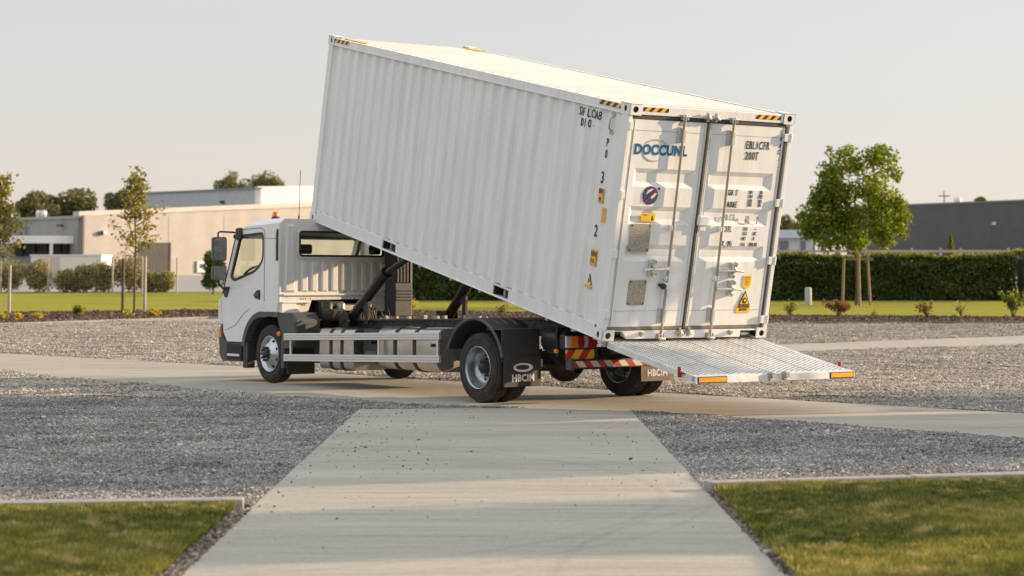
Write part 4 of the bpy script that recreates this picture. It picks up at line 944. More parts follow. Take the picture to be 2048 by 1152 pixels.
# --- wheels
def wheel(x, y, s, w_, front):      # s=-1: outer face towards -X
    R = WR; prof = []
    half = w_/2
    prof = [(-half+.02, .252), (-half+.004, .262), (-half, .30), (-half+.004, .345), (-half+.012, .375), (-half+.028, R-.012), (-half+.045, R)]
    n_g = 5
    for i in range(1, n_g):
        gx = -half+.045+(w_-.09)*i/n_g; prof += [(gx-.006, R), (gx-.005, R-.011), (gx+.005, R-.011), (gx+.006, R)]
    prof += [(half-.045, R), (half-.028, R-.012), (half-.012, .375), (half-.004, .345), (half, .30), (half-.004, .262), (half-.02, .252)]
    c = (x, y, R)
    NT = 90; t = MB(); vs = []
    for a, r in prof:
        for k in range(NT):
            rr = r-(.009 if (r >= R-.001 and k % 3 == 0) else 0); th = 2*PI*k/NT+(a*6 if r >= R-.02 else 0)
            vs.append((c[0]+a, c[1]+rr*math.cos(th), c[2]+rr*math.sin(th)))
    fs = [(i*NT+k, i*NT+(k+1) % NT, (i+1)*NT+(k+1) % NT, (i+1)*NT+k) for i in range(len(prof)-1) for k in range(NT)]
    t.add(vs, fs, False)
    for rr in (.335, .275): # sidewall rings
        t.lathe([(s*(half+.001)-.0015, rr-.004), (s*(half+.001), rr), (s*(half+.001)-.0015, rr+.004)], c, 0, 60)
    wo = t.build('wheel', M['rubber'], tk)
    o = lambda a: x+s*a          # a measured outward
    rim = MB()
    def la(p, m_n=40): rim.lathe([(s*a, r) for a, r in p], c, 0, m_n)
    if front:
        la([(half-.035, .252), (half-.01, .258), (half-.004, .25), (half-.012, .238), (half-.05, .228), (half-.055, .215), (half-.01, .165), (half+.030, .125), (half+.036, .115), (half+.036, .06), (half+.02, .058)])
        ro = rim.build('rim', M['rim'], wo)
        h = MB().lathe([(s*(half+.02), .062), (s*(half+.075), .058), (s*(half+.085), .04), (s*(half+.087), 0)], c, 0, 20).build('hub', BK, wo)
        nn = MB()
        for k in range(10):
            th = 2*PI*k/10; cy, cz = c[1]+.092*math.cos(th), c[2]+.092*math.sin(th)
            nn.mark().lathe([(s*(half+.034), .016), (s*(half+.075), .015), (s*(half+.08), .009), (s*(half+.082), 0)], (x, cy, cz), 0, 8)
        nn.each('wheel_nut', BK, wo)
        rr, aa, tl = .195, half-.033, .9
    else:
        la([(half-.035, .252), (half-.006, .258), (half-.0, .25), (half-.012, .240), (half-.03, .232), (half-.10, .222), (half-.14, .205), (half-.165, .17), (half-.165, .08), (half-.13, .075)])
        ro = rim.build('rim', M['rimgrey'], wo)
        h = MB().lathe([(s*(half-.165), .078), (s*(half-.09), .074), (s*(half-.07), .055), (s*(half-.05), .05), (s*(half-.045), 0)], c, 0, 20).build('hub', BK, wo)
        nn = MB()
        for k in range(10):
            th = 2*PI*k/10; nn.mark().lathe([(s*(half-.165), .014), (s*(half-.135), .013), (s*(half-.132), 0)], (x, c[1]+.105*math.cos(th), c[2]+.105*math.sin(th)), 0, 8)
        nn.each('wheel_nut', BK, wo); rr, aa = .158, half-.166
    hh = MB()
    for k in range(8):
        th = 2*PI*(k+.5)/8; cc = Vector((o(aa), c[1]+rr*math.cos(th), c[2]+rr*math.sin(th)))
        nrm = Vector((s*.78, .62*math.cos(th), .62*math.sin(th))) if front else Vector((s, 0, 0)); nrm.normalize()
        u = nrm.cross(Vector((0, -math.sin(th), math.cos(th)))).normalized(); v = Vector((0, -math.sin(th), math.cos(th)))
        cc = cc+nrm*(.004 if front else .003)
        hh.mark().add([cc+u*.024*math.cos(2*PI*i/14)+v*.022*math.sin(2*PI*i/14) for i in range(14)], [tuple(range(14))])
    hh.each('hand_hole_disc', M['ink'], wo, recalc=False)  # flat black discs painted in for the dark inside the hand holes
    return wo
wheel(-1.052, WB, -1, .235, True); wheel(1.052, WB, 1, .235, True)
wheel(-1.235, 0, -1, .235, False); wheel(-.965, 0, 1, .235, False); wheel(1.235, 0, 1, .235, False); wheel(.965, 0, -1, .235, False)
# --- rear mudguards, flaps
for s in (-1, 1):
    x0, x1 = (-1.37, -.80) if s < 0 else (.80, 1.37)
    ar = arcp((.04, .43), .565, 168, 20, 20); mb = MB()
    if s > 0: ar = arcp((.04, .43), .50, 150, 35, 16)
    ar2 = [(.04+(p[0]-.04)*.965, .43+(p[1]-.43)*.965) for p in ar]; k = len(ar)
    vs = [(x, p[0], p[1]) for p in ar for x in (x0, x1)]+[(x, p[0], p[1]) for p in ar2 for x in (x0, x1)]
    fs = []
    for i in range(k-1): a_ = 2*i; fs += [(a_, a_+1, a_+3, a_+2), (2*k+a_, 2*k+a_+2, 2*k+a_+3, 2*k+a_+1), (a_, a_+2, 2*k+a_+2, 2*k+a_), (a_+1, 2*k+a_+1, 2*k+a_+3, a_+3)]
    fs += [(0, 2*k, 2*k+1, 1), (2*k-2, 2*k-1, 4*k-1, 4*k-2)]
    mb.add(vs, fs, False); mg = mb.build('mudguard', BK, tk, bevel=.006)
    lip = MB(); xl = x0 if s < 0 else x1
    lip.tube([(xl, p[0], p[1]) for p in ar], .020, 8).build('mudguard_lip', M['grey_plastic'], mg)
    for xx in ((-1.22, -1.08, -.94) if s < 0 else (1.0,)): MB().tube([(xx, p[0], p[1]) for p in arcp((.04, .43), .572, 120, 50, 10)], .007, 6).build('mudguard_rib', M['grey_plastic'], mg)
mb = MB().box(-1.365, -.80, -.50, -.485, .50, .88).box(-1.365, -.80, -.49, -.2, .865, .88); mb.build('mudguard_panel', BK, tk, bevel=.006)
M['flap'] = mat('mud_flap_rubber', (.028, .026, .025), .6, var=.3)
fp = MB().box(-1.345, -.79, -.515, -.503, .20, .56).build('mud_flap', M['flap'], tk, bevel=.004)
fp2 = MB().box(.79, 1.345, -.515, -.503, .20, .56).build('mud_flap', mat('brown_mud_flap', (.16, .125, .10), .7, var=.3), tk, bevel=.004)  # right flap coloured browner and lighter than the left one
for par, xc in ((fp, -1.06), (fp2, 1.06)):
    text('HBCIM', .115, par, Vector((xc, -.517, .30)), ROT_REAR, M['whiteink'], sx=.92, bold=.004, ext=.0015, spacing=1.08)
    MB().plate([ell(xc, .425, .145, .052, 28), ell(xc-.01, .428, .105, .030, 28)[::-1]], lambda a, b, w: (a, -.519+w, b), .004).build('flap_emblem', M['whiteink'], par)
bo = MB()
for x in (-1.25, -1.07, -.88): bo.mark().lathe([(-.006, 0), (-.006, .009), (0, .01)], (x, -.503, .535), 1, 8)
bo.each('flap_bolt', M['chrome'], fp)
# front splash guard and flap
mb = MB().plate([[(4.62, .50), (4.86, .50), (4.90, .72), (5.0, .90), (5.0, 1.0), (4.62, 1.0), (4.50, .90), (4.50, .60)]], lambda a, b, w: (XL-.01+w, a, b), .42)
mb.build('splash_guard', M['grey_plastic'], tk, bevel=.03, seg=3)
MB().box(XL-.015, XL+.10, 4.80, 4.88, .22, .62).build('guard_edge', M['grey_plastic'], tk, bevel=.02)
MB().box(XL+.0, -.72, 4.72, 4.735, .14, .55).build('mud_flap', M['flap'], tk, bevel=.004)
MB().lathe([(-.03, 0), (-.028, .018), (-.012, .036), (0, .038)], (XL-.012, 4.93, .70), 0, 16).build('side_marker_lamp', M['orange'], tk)
# --- aluminium side guard, following the frame's slope
def sg(y0, y1, za0, za1, zb0, zb1, x0=-1.20, x1=-1.165): return [(x0, y0, za0), (x1, y0, za0), (x1, y1, zb0), (x0, y1, zb0), (x0, y0, za1), (x1, y0, za1), (x1, y1, zb1), (x0, y1, zb1)]
for n_, (a, b) in (('u', (0, 0)), ('l', (-.29, -.285))):
    mb = MB(); y0, y1 = 1.01, 4.78
    mb.hexa(sg(y0, y1, .718+b+.0, .808+b, .617+a, .712+a)); mb.build('side_guard_rail', M['alu'], tk, bevel=.003)
    mb = MB()
    for q in (.33, .66): mb.mark(); h0 = .718+b+.09*q; h1 = .617+a+.095*q; mb.hexa(sg(y0+.004, y1-.004, h0-.002, h0+.002, h1-.002, h1+.002, -1.202, -1.198))
    mb.each('rail_groove', M['seam'], tk)
mb = MB()
for y in (4.62, 2.40, 1.07): zc = lambda b_: .718+(b_)+(y-1.01)*(-.101/3.77); mb.mark().box(-1.185, -1.16, y-.018, y+.018, zc(-.29)+.02, zc(0)+.05)
mb.each('guard_upright', M['alu'], tk, bevel=.002)
mb = MB()
for y in (4.3, 2.6, 1.2): mb.mark().box(-1.165, -.43, y, y+.04, .62, .66)
mb.each('guard_bracket', FM, tk)
# --- tanks
def tank(y0, y1, x0, x1, z0, z1, r, name, m, straps, ends):
    pr = roundpoly(rect(x0, x1, z0, z1), r, 7)
    t = MB().plate([pr], lambda a, b, w: (a, y0+w, b), y1-y0).build(name, m, tk, bevel=.012, seg=3)
    for f in t.data.polygons: f.use_smooth = abs(f.normal.y) < .5
    for y in straps:
        MB().plate([offset_ring(pr, .012), offset_ring(pr, -.004)[::-1]], lambda a, b, w: (a, y+w, b), .055).build('tank_strap', BK, t, bevel=.004)
    return t
tank(3.12, 3.98, -1.10, -.56, .25, .80, .09, 'reservoir_tank', M['tank'], (3.38, 3.66), 0)
tf = tank(1.16, 2.50, -1.13, -.50, .30, .85, .17, 'fuel_tank', M['tank'], (1.62, 2.06), 0)
MB().plate([offset_ring(roundpoly(rect(-1.13, -.50, .30, .85), .17, 7), -.004)], lambda a, b, w: (a, 1.150+w, b), .012).build('tank_end', mat('tank_end_grey', (.22, .21, .19), .5, .4, var=.2), tf, bevel=.004)
MB().lathe([(-.05, 0), (-.05, .05), (-.02, .055), (0, .055)], (-.85, 1.15, .66), 1, 18).build('tank_cap', BK, tf)
MB().mark().box(-1.02, -.5, 2.60, 3.02, .42, .80).mark().box(-.9, -.5, 4.05, 4.45, .30, .78).mark().box(-.95, -.45, .60, 1.0, .45, .85).each('battery_box', BK, tk, bevel=.02)
MB().hexa([(-1.10, 2.62, .36), (-1.10, 3.0, .36), (-.9, 3.0, .36), (-.9, 2.62, .36), (-1.04, 2.66, .52), (-1.04, 2.90, .52), (-.95, 2.90, .52), (-.95, 2.66, .52)]).build('wheel_chock', M['grey_plastic'], tk, bevel=.01)
MB().box(.5, 1.1, 2.6, 4.2, .30, .70).build('toolbox', BK, tk, bevel=.02)
# --- tail: lamps, marker board, bumper
RX = -1.1
lb = MB().box(-.90, -.42, RX, RX+.10, .655, .815).build('tail_lamp', BK, tk, bevel=.01)
def lens(x0, x1, m, n, sl=0):
    MB().plate([[(x0, .668), (x1, .668), (x1+sl, .735), (x1, .803), (x0, .803), (x0+sl, .735)]], lambda a, b, w: (a, RX-.022+w, b), .03).build(n, m, lb, bevel=.006)
lens(-.895, -.83, M['silver'], 'lamp_end'); lens(-.826, -.715, M['orange'], 'indicator_lens', .0); lens(-.711, -.63, M['red'], 'brake_lens', .02); lens(-.626, -.575, M['silver'], 'reverse_lens', .02); lens(-.571, -.43, M['red'], 'brake_lens', .02)
MB().box(-.885, -.46, RX-.006, RX+.01, .53, .645).build('marker_board', M['redyellow'], tk, bevel=.003)
MB().lathe([(-.03, 0), (-.03, .024), (0, .026)], (-1.0, RX+.05, .63), 1, 14).build('marker_lamp', M['orange'], tk)
bb = MB().box(-.84, .98, RX-.05, RX+.03, .425, .525).build('rear_bumper_bar', BK, tk, bevel=.006)
MB().box(-.80, .96, RX-.054, RX-.048, .44, .512).build('reflective_tape', M['redwhite'], bb)
MB().box(-.86, -.80, RX-.055, RX+.04, .41, .545).build('bumper_end', M['grey_plastic'], bb, bevel=.01)
mb = MB()
for x in (-.46, .42): mb.mark().box(x, x+.05, RX, RX+.06, .5, .8)
mb.mark().tube([(-.70, -1.0, .74), (-.70, -.58, .74)], .15, 18); mb.mark().box(-.88, -.44, -.93, -.90, .56, .90)
mb.mark().box(.45, .95, RX+.10, RX+.14, .60, .86).mark().box(-.6, -.44, -.9, -.55, .55, .92)
mb.each('tail_bracket', FM, tk, bevel=.004)
mb = MB()
for i in range(10): mb.lathe([(-.01, 0), (-.01, .012), (0, .012)], (-.70+.05*(i % 5)+rng.uniform(-.01, .01), RX+.095, .86+.03*(i//5)), 1, 8)
mb.box(-.75, -.44, -1.02, -1.0, .84, .93).build('bolted_plate', FM, tk)
# --- loading ramp at the tail (directions follow the container's axis)
ryaw = CY-YAW; rc = Vector((2.0096, 21.7639, 0))
M2T = (Matrix.Translation((.6597, 23.3052, .012))@Matrix.Rotation(YAW, 4, 'Z')).inverted()@Matrix.Translation(rc)@Matrix.Rotation(CY, 4, 'Z')
A, Bq = Vector((0, .22, .812)), Vector((0, -1.56, .445))
dirv = (Bq-A).normalized(); nrm = Vector((0, -dirv.z, dirv.y)); nrm = nrm if nrm.z > 0 else -nrm
def rp(x, t, h): return M2T@(Vector((x, 0, 0))+A+(Bq-A)*t+nrm*h)
RW0, RW1 = -1.115, 1.145
mb = MB()
for a, b in ((RW0+.02, -.012), (.0, RW1-.02)):
    mb.add([rp(a, 0, -.05), rp(b, 0, -.05), rp(b, 1, -.05), rp(a, 1, -.05), rp(a, 0, 0), rp(b, 0, 0), rp(b, 1, 0), rp(a, 1, 0)], [(3, 2, 1, 0), (4, 5, 6, 7), (0, 1, 5, 4), (1, 2, 6, 5), (2, 3, 7, 6), (3, 0, 4, 7)])
rampm = mat('galvanised_ramp', (.78, .78, .77), .45, .25, var=.3, vscale=5, bump=.3, bscale=20)
ramp = mb.build('loading_ramp', rampm, tk)
# raised tread pattern as real bumps
V = []; F = []
L = (Bq-A).length; xs = np.arange(RW0+.06, RW1-.05, .046); k = 0
for ix, x in enumerate(xs):
    if abs(x+.006) < .022: continue
    for it in range(int(L/.052)):
        t = (it+.5*(ix % 2)+.6)*.052/L
        if t > .955: continue
        s1, s2 = (.017, .009) if (ix+it) % 2 else (.010, .017)
        pts = [rp(x-s1, t, .001), rp(x, t-s2/L, .001), rp(x+s1, t, .001), rp(x, t+s2/L, .001), rp(x, t, .009)]
        o = len(V); V += [tuple(p) for p in pts]; F += [(o, o+1, o+4), (o+1, o+2, o+4), (o+2, o+3, o+4), (o+3, o, o+4)]
npmesh('tread_plate', V, F, mat('tread_bumps', (.34, .335, .32), .4, .4, var=.2), ramp)
def rbox(x0, x1, t0, t1, h0, h1): return [rp(x0, t0, h0), rp(x1, t0, h0), rp(x1, t1, h0), rp(x0, t1, h0), rp(x0, t0, h1), rp(x1, t0, h1), rp(x1, t1, h1), rp(x0, t1, h1)]
for x0, x1 in ((RW0-.0, RW0+.022), (RW1-.022, RW1)): MB().hexa(rbox(x0, x1, .12, 1.0, -.065, .004)).build('ramp_edge', rampm, ramp, bevel=.003)
MB().hexa(rbox(RW0, RW1, .965, 1.0, -.062, .006)).build('ramp_lip', rampm, ramp, bevel=.004)
MB().hexa(rbox(-.009, -.003, 0, .96, -.01, .002)).build('ramp_joint', M['frame'], ramp)
for xx in (-.56, .57): MB().hexa(rbox(xx, xx+.004, 0, .96, -.0, .003)).build('ramp_joint', M['steel'], ramp)
# vertical end face with reflectors
def lip(x0, x1, h0, h1, d, name, m, bev=.002):
    e = [Vector((x, Bq.y-d, Bq.z+h)) for x, h in ((x0, h0), (x1, h0), (x1, h1), (x0, h1))]+[Vector((x, Bq.y+.02, Bq.z+h)) for x, h in ((x0, h0), (x1, h0), (x1, h1), (x0, h1))]
    return MB().add([M2T@p for p in e], [(0, 1, 2, 3), (7, 6, 5, 4), (0, 4, 5, 1), (1, 5, 6, 2), (2, 6, 7, 3), (3, 7, 4, 0)]).build(name, m, ramp, bevel=bev)
lip(RW0, RW1, -.068, .006, .012, 'ramp_end', rampm)
for a, b in ((RW0+.02, RW0+.42), (RW1-.37, RW1-.01)):
    lip(a, b, -.066, .004, .016, 'reflector_frame', M['ink']); lip(a+.012, b-.012, -.056, -.006, .020, 'reflector', M['amber'])
for a in (-.09, .11): lip(a-.03, a+.03, -.06, .02, .04, 'ramp_catch', M['steel'], .006); lip(a-.012, a+.04, -.03, .03, .06, 'ramp_catch', M['chrome'], .006)
for x in (RW0, RW1):
    mb = MB(); s = -1 if x < 0 else 1
    p = Vector((x+s*.02, Bq.y+.25, Bq.z+.10)); mb.tube([M2T@(p+Vector((0, 0, -.11))), M2T@(p+Vector((0, 0, .0)))], .018, 10).tube([M2T@(p+Vector((0, .0, -.05))), M2T@(p+Vector((.0, -.09, -.07)))], .010, 8)
    mb.build('ramp_latch', M['redpaint'], ramp)
mb = MB().mark().tube([M2T@Vector((RW0-.02, .06, .755)), M2T@Vector((RW0+.3, .06, .755))], .04, 12).mark().tube([M2T@Vector((RW1-.3, .06, .755)), M2T@Vector((RW1+.02, .06, .755))], .04, 12)
mb.each('ramp_pivot', M['steel'], ramp)

# ---------------------------------------------------------------- plants
M['leaf_green'] = ramp_attr('maple_leaf', [(.04, .07, .012), (.095, .135, .018), (.19, .22, .025), (.30, .30, .04)], .55, .5)
M['leaf_olive'] = ramp_attr('olive_leaf', [(.09, .09, .025), (.18, .17, .045), (.30, .26, .07), (.42, .35, .11)], .6, .35)
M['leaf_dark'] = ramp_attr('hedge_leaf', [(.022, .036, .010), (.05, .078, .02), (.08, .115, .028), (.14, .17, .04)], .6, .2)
M['leaf_lit_top'] = ramp_attr('sunlit_hedge_leaf', [(.10, .12, .025), (.22, .22, .045), (.36, .32, .07)], .6, .35)  # paler leaf tone, puts sunlight on the hedge tops into the colour
M['leaf_far'] = ramp_attr('distant_leaf', [(.06, .07, .03), (.11, .115, .045), (.17, .165, .065), (.23, .21, .085)], .7, .25)
M['leaf_shrub'] = ramp_attr('shrub_leaf', [(.10, .09, .04), (.20, .175, .07), (.33, .28, .12), (.44, .37, .17)], .65, .35)
M['leaf_red'] = ramp_attr('reddish_leaf', [(.06, .08, .02), (.16, .12, .04), (.22, .06, .03), (.14, .15, .04)], .65, .35)
M['leaf_yellow'] = ramp_attr('yellow_leaf', [(.30, .26, .03), (.55, .44, .03), (.20, .22, .04)], .6, .35)
def quads(P, size, outward=None):
    n = len(P); c = rng.normal(0, 1, (n, 3)); c /= np.linalg.norm(c, axis=1)[:, None]
    e = np.cross(c, rng.normal(0, 1, (n, 3))); e /= np.linalg.norm(e, axis=1)[:, None]
    s = size*rng.uniform(.6, 1.35, n)[:, None]
    V = np.stack([P-c*s, P+e*s*.62+c*s*.1, P+c*s, P-e*s*.62+c*s*.1], 1).reshape(-1, 3)
    return V, np.arange(4*n).reshape(-1, 4)
def blob_pts(blobs, n, shell=.45):
    b = np.array(blobs, float); wt = b[:, 3]**2.2; i = rng.choice(len(b), n, p=wt/wt.sum())
    d = rng.normal(0, 1, (n, 3)); d /= np.linalg.norm(d, axis=1)[:, None]; r = rng.uniform(shell, 1.06, n)**.7
    return b[i, :3]+d*(r*b[i, 3])[:, None]*np.array([1, 1, .85])
def leafmesh(name, P, size, m, parent=None):
    V, F = quads(P, size); clump = np.sin(P[:, 0]*1.9)*np.sin(P[:, 1]*2.3+1)*np.sin(P[:, 2]*2.7)
    r = np.clip(.5+.18*clump+rng.normal(0, .2, len(P)), 0, 1); return npmesh(name, V, F, m, parent, np.repeat(r, 4))
def rblobs(cx, cz, rx, rz, n, r0, r1, low=-1, ry=None, edge=.75):
    o = []
    for _ in range(n):
        while True:
            p = rng.uniform(-1, 1, 3)
            if p@p < 1 and p[2] > low: break
        o.append((cx+p[0]*rx*edge, p[1]*(ry or rx)*edge, cz+p[2]*rz*edge, rng.uniform(r0, r1)))
    return o
def limbs(h0, h1, r, tips, parent, name='trunk', m='bark', bend=.05):
    mb = MB(); n = 6; px = [(bend*math.sin(i*1.3), bend*math.cos(i*.9)-bend, h1*i/n) for i in range(n+1)]
    mb.tube(px, [r*(1-.75*i/n) for i in range(n+1)], 9)
    for t in tips:
        t = Vector(t); z = max(h0, min(h1*.95, t.z-t.xy.length*.9)); a = Vector((0, 0, z)); b_ = a.lerp(t, .5)+Vector((0, 0, -.06*t.xy.length))
        rr = r*(1-.75*z/h1)*.5; mb.tube([a, b_, t], [rr, rr*.6, rr*.15], 6)
    return mb.build(name, M[m], parent, recalc=False)
def tree(name, loc, label, cat, blobs, nl, size, lm, trunk, group=None, shell=.45, h0=1, tips=10):
    t = thing(name, label, cat, loc, group=group)
    P = blob_pts(blobs, nl, shell); leafmesh('crown', P, size, M[lm], t)
    b = sorted(blobs, key=lambda b: -b[3])[:tips]
    limbs(h0, trunk[0], trunk[1], [(q[0], q[1], q[2]) for q in b], t)
    return t
# the staked maple right of the container
mx_, my_, mz_ = at(1712, 612)
k = my_/FPX
bl = []
for (u, v, r) in ((1700, 330, 38), (1740, 320, 32), (1660, 345, 30), (1640, 385, 34), (1690, 385, 50), (1745, 375, 46), (1775, 405, 38), (1790, 440, 34), (1745, 435, 48), (1690, 440, 52), (1640, 430, 40), (1625, 460, 28), (1665, 475, 34), (1715, 480, 36), (1765, 470, 34), (1800, 415, 22), (1805, 458, 20), (1620, 400, 26), (1715, 300, 18), (1755, 300, 16), (1670, 310, 16), (1775, 345, 20)):
    for _ in range(2): bl.append(((u-1712)*k+rng.normal(0, .15), rng.uniform(-1.1, 1.1)*(1.2-abs(u-1712)/110), zat(v, my_)-mz_, r*k*rng.uniform(.75, 1.0)))
bl = bl+[(b[0]*1.02+rng.normal(0, .12), b[1]*1.1, b[2]+rng.normal(0, .12), b[3]*.6) for b in bl]
mt = tree('maple_tree', (mx_, my_, mz_), 'bushy green young tree tied to wooden stakes right of the container', 'tree', bl, 14500, .066, 'leaf_green', (4.2, .05), shell=.25, h0=1.7, tips=18)
def stake(x, y, z, h, r, name, label, cat, lean=0, group=None, m='stake'):
    o = MB().tube([(0, 0, -.05), (lean, 0, h)], r, 10).build(name, M[m]); o.location = (x, y, z); return tag(o, label, cat, group)
for u0, u1, vt, s, lb in ((1686, 1690, 515, -1, 'left wooden stake under the bushy green tree'), (1742, 1737, 508, 1, 'right wooden stake under the bushy green tree')):
    x, y, z = at(u0, 612); stake(x, y+.1, z, zat(vt, y)-z, .045, 'tree_stake', lb, 'stake', (u1-u0)*k, 'wooden stakes around the bushy tree')
x, y, z = at(1718, 613); stake(x, y-.12, z, zat(500, y)-z, .05, 'tree_stake', 'thick middle stake right beside the trunk of the bushy green tree', 'stake', -.02, 'wooden stakes around the bushy tree')
x0 = xat(1686, my_); x1 = xat(1740, my_); zb = zat(519, my_)
tag(MB().box(x0, x1, my_-.22, my_-.17, zb-.03, zb+.05).build('stake_crossbar', M['stake']), 'wooden crossbar joining the tree stakes', 'crossbar')
# saplings on the left
def sapling(u, v, top, width, label, nl, seed, cut=1):
    x, y, z = at(u, v); k = y/FPX; H = zat(top, y)-z; t = thing('sapling', label, 'tree', (x, y, z)); r2 = np.random.default_rng(seed)
    mb = MB(); mb.tube([(0, 0, 0), (.02, 0, H*.4), (-.02, 0, H*.7), (0, 0, H)], [.038, .03, .02, .006], 8); P = []
    for i in range(46):
        f = r2.uniform(.38, .97); a = r2.uniform(0, 2*PI); L = width*k*(1.12-f)**.8*r2.uniform(.5, 1.25)*(1.3 if f < .62 else 1.05); z0 = H*f
        d = Vector((math.cos(a), math.sin(a), .75)); b0 = Vector((0, 0, z0)); e = b0+d*L*.75; m_ = b0+d*L*.4+Vector((0, 0, -.04))
        mb.tube([b0, m_, e], [.012, .008, .003], 5)
        for _ in range(nl):
            q = r2.uniform(.35, 1.08); c = b0.lerp(e, q); P.append((c.x+r2.normal(0, .10), c.y+r2.normal(0, .10), c.z+r2.normal(0, .08)))
    for _ in range(nl*3): P.append((r2.normal(0, .12), r2.normal(0, .12), H*r2.uniform(.85, 1.02)))
    mb.build('trunk', M['bark'], t, recalc=False); leafmesh('crown', np.array(P), .06, M['leaf_olive'], t)
sapling(268, 628, 338, 72, 'thin young tree with sparse olive leaves between two stakes, left of the truck', 28, 3)
sapling(-8, 630, 355, 75, 'olive-leaved young tree cut by the left edge of the picture', 44, 5)
for u, vt, lb, g_, m in ((245, 518, 'dark thin stake left of the sparse sapling', 'stakes along the bark bed', 'bark'), (289, 512, 'pale stake right of the sparse sapling', 'stakes along the bark bed', 'post'), (18, 530, 'pale stake in the bark bed near the left edge of the picture', 'stakes along the bark bed', 'post')):
    x, y, z = at(u, 627); stake(x, y, z, zat(vt, y)-z, .045, 'tree_stake', lb, 'stake', 0, g_, m)
# hedge
def hedge(name, x0, x1, y0, y1, z, h, label, n, top='leaf_lit_top', side='leaf_dark', cat='hedge', lumps=.18, rot=0):
    t = thing(name, label, cat, ((x0+x1)/2, (y0+y1)/2, z), (0, 0, rot)); w2 = (x1-x0)/2; d2 = (y1-y0)/2
    # inner twig mass
    nx, nz = int((x1-x0)/.25)+2, 8; 
    MB().box(-w2+.2, w2-.2, -d2+.22, d2-.22, 0, h-.25).build('stems', M['soil'], t)
    def surf(m_, topfrac):
        x = rng.uniform(-w2, w2, m_); f = rng.uniform(0, 1, m_)
        bump = lumps*(np.sin(x*1.7+2)*.5+np.sin(x*4.1)*.3+np.sin(x*9.3+f*9)*.25)
        zz = np.where(f < topfrac, h+bump*.6+rng.normal(0, .04, m_), rng.uniform(0.02, h, m_)+0)
        yy = np.where(f < topfrac, rng.uniform(-d2, d2, m_), -d2+rng.exponential(.08, m_)-.05-.12*np.sin(x*3.1)*np.sin(zz*4.3)+np.clip((zz-h*.8), 0, 1)*.6)
        back = (rng.uniform(0, 1, m_) < .15) & (f >= topfrac); yy = np.where(back, d2-rng.exponential(.08, m_), yy)
        return np.stack([x, yy, zz], 1)
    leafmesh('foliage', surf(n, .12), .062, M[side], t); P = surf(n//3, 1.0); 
    leafmesh('lit_top_leaves', P, .055, M[top], t)
    return t
hy = 68.6; hz = g(hy)
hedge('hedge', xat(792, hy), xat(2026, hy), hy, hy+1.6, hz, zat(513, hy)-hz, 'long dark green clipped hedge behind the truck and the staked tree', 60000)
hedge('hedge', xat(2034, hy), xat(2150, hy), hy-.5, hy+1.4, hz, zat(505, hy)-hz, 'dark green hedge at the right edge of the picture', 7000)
x, y, z = at(425, 590)
tree('evergreen_shrub', (x, y, z), 'dark green rounded shrub just left of the cab', 'shrub', rblobs(0, .95, .42, .95, 20, .25, .4, -.95), 5000, .05, 'leaf_dark', (1.0, .04), shell=.6, h0=.2)
# shrubs along the left fence
for i, (u, w_, vt, m_, lb) in enumerate(((20, 42, 525, 'leaf_shrub', 'dry olive shrub behind the fence at the left edge'), (75, 40, 525, 'leaf_shrub', 'olive shrub behind the leftmost full fence post'), (130, 36, 535, 'leaf_shrub', 'low dark shrub in front of the white container-like shed'), (165, 34, 528, 'leaf_shrub', 'olive shrub in the middle of the left fence row'), (205, 34, 528, 'leaf_shrub', 'olive shrub left of the sparse sapling trunk'), (256, 46, 512, 'leaf_shrub', 'tall olive shrub behind the sparse sapling'), (300, 26, 540, 'leaf_shrub', 'small shrub under the dark roller door'), (331, 26, 545, 'leaf_olive', 'small bright shrub right of the roller door'))):
    x = xat(u, 78.2); y = 78.8; z = g(y); H = zat(vt, y)-z; r = w_*y/FPX*.68
    tree('garden_shrub', (x, y, z), lb, 'shrub', rblobs(0, H*.5, r, H*.55, 18, H*.22, H*.38), 3200, .055, m_, (H*.6, .03), 'olive shrubs along the fence', .3, .15, 7)
# fence posts and mesh, left
fy = 77.9; fz = g(fy)
fn = thing('wire_fence', 'thin wire mesh fence with pale posts behind the left lawn', 'fence', (xat(180, fy), fy, fz))
for u, vt in ((-80, 520), (8, 522), (102, 517), (230, 514), (289, 512), (358, 515)):
    MB().tube([(xat(u, fy)-xat(180, fy), 0, -.05), (xat(u, fy)-xat(180, fy), 0, zat(vt, fy)-fz)], .035, 8).build('fence_post', M['post'], fn)
mb = MB(); X0, X1 = xat(-80, fy)-xat(180, fy), xat(358, fy)-xat(180, fy); H = zat(520, fy)-fz
for i in range(60): x = X0+(X1-X0)*i/59; mb.box(x-.002, x+.002, .0, .004, .03, H)
for i in range(12): z = .05+(H-.07)*i/11; mb.box(X0, X1, .0, .003, z-.0015, z+.0015)
mb.build('wire_mesh', M['wire'], fn)
# right fence line above the hedge
fy = 84; fz = g(fy); fr2_ = thing('rail_fence', 'pale low rail fence running behind the long hedge', 'fence', (xat(1800, fy), fy, fz)); X = xat(1800, fy)
MB().box(xat(1545, fy)-X, xat(2060, fy)-X, 0, .05, zat(505, fy)-fz, zat(500, fy)-fz).build('fence_rail', mat('weathered_rail', (.42, .33, .28), .8), fr2_)
for u in (1574, 1645, 1728, 1820, 1877, 1917, 2012): MB().box(xat(u, fy)-X-.05, xat(u, fy)-X+.05, -.03, .08, 0, zat(496, fy)-fz).build('fence_post', M['post'], fr2_)
# bollard
x, y, z = at(1590, 606); H = zat(571, y)-z
bo_ = MB().lathe([(0, .115), (H-.05, .115), (H-.01, .09), (H, 0)], (0, 0, 0), 2, 20).build('bollard', mat('bollard_paint', (.42, .45, .40), .7, var=.15)); bo_.location = (x, y-3, z-.05); tag(bo_, 'short pale green bollard on the lawn beside the container', 'bollard')
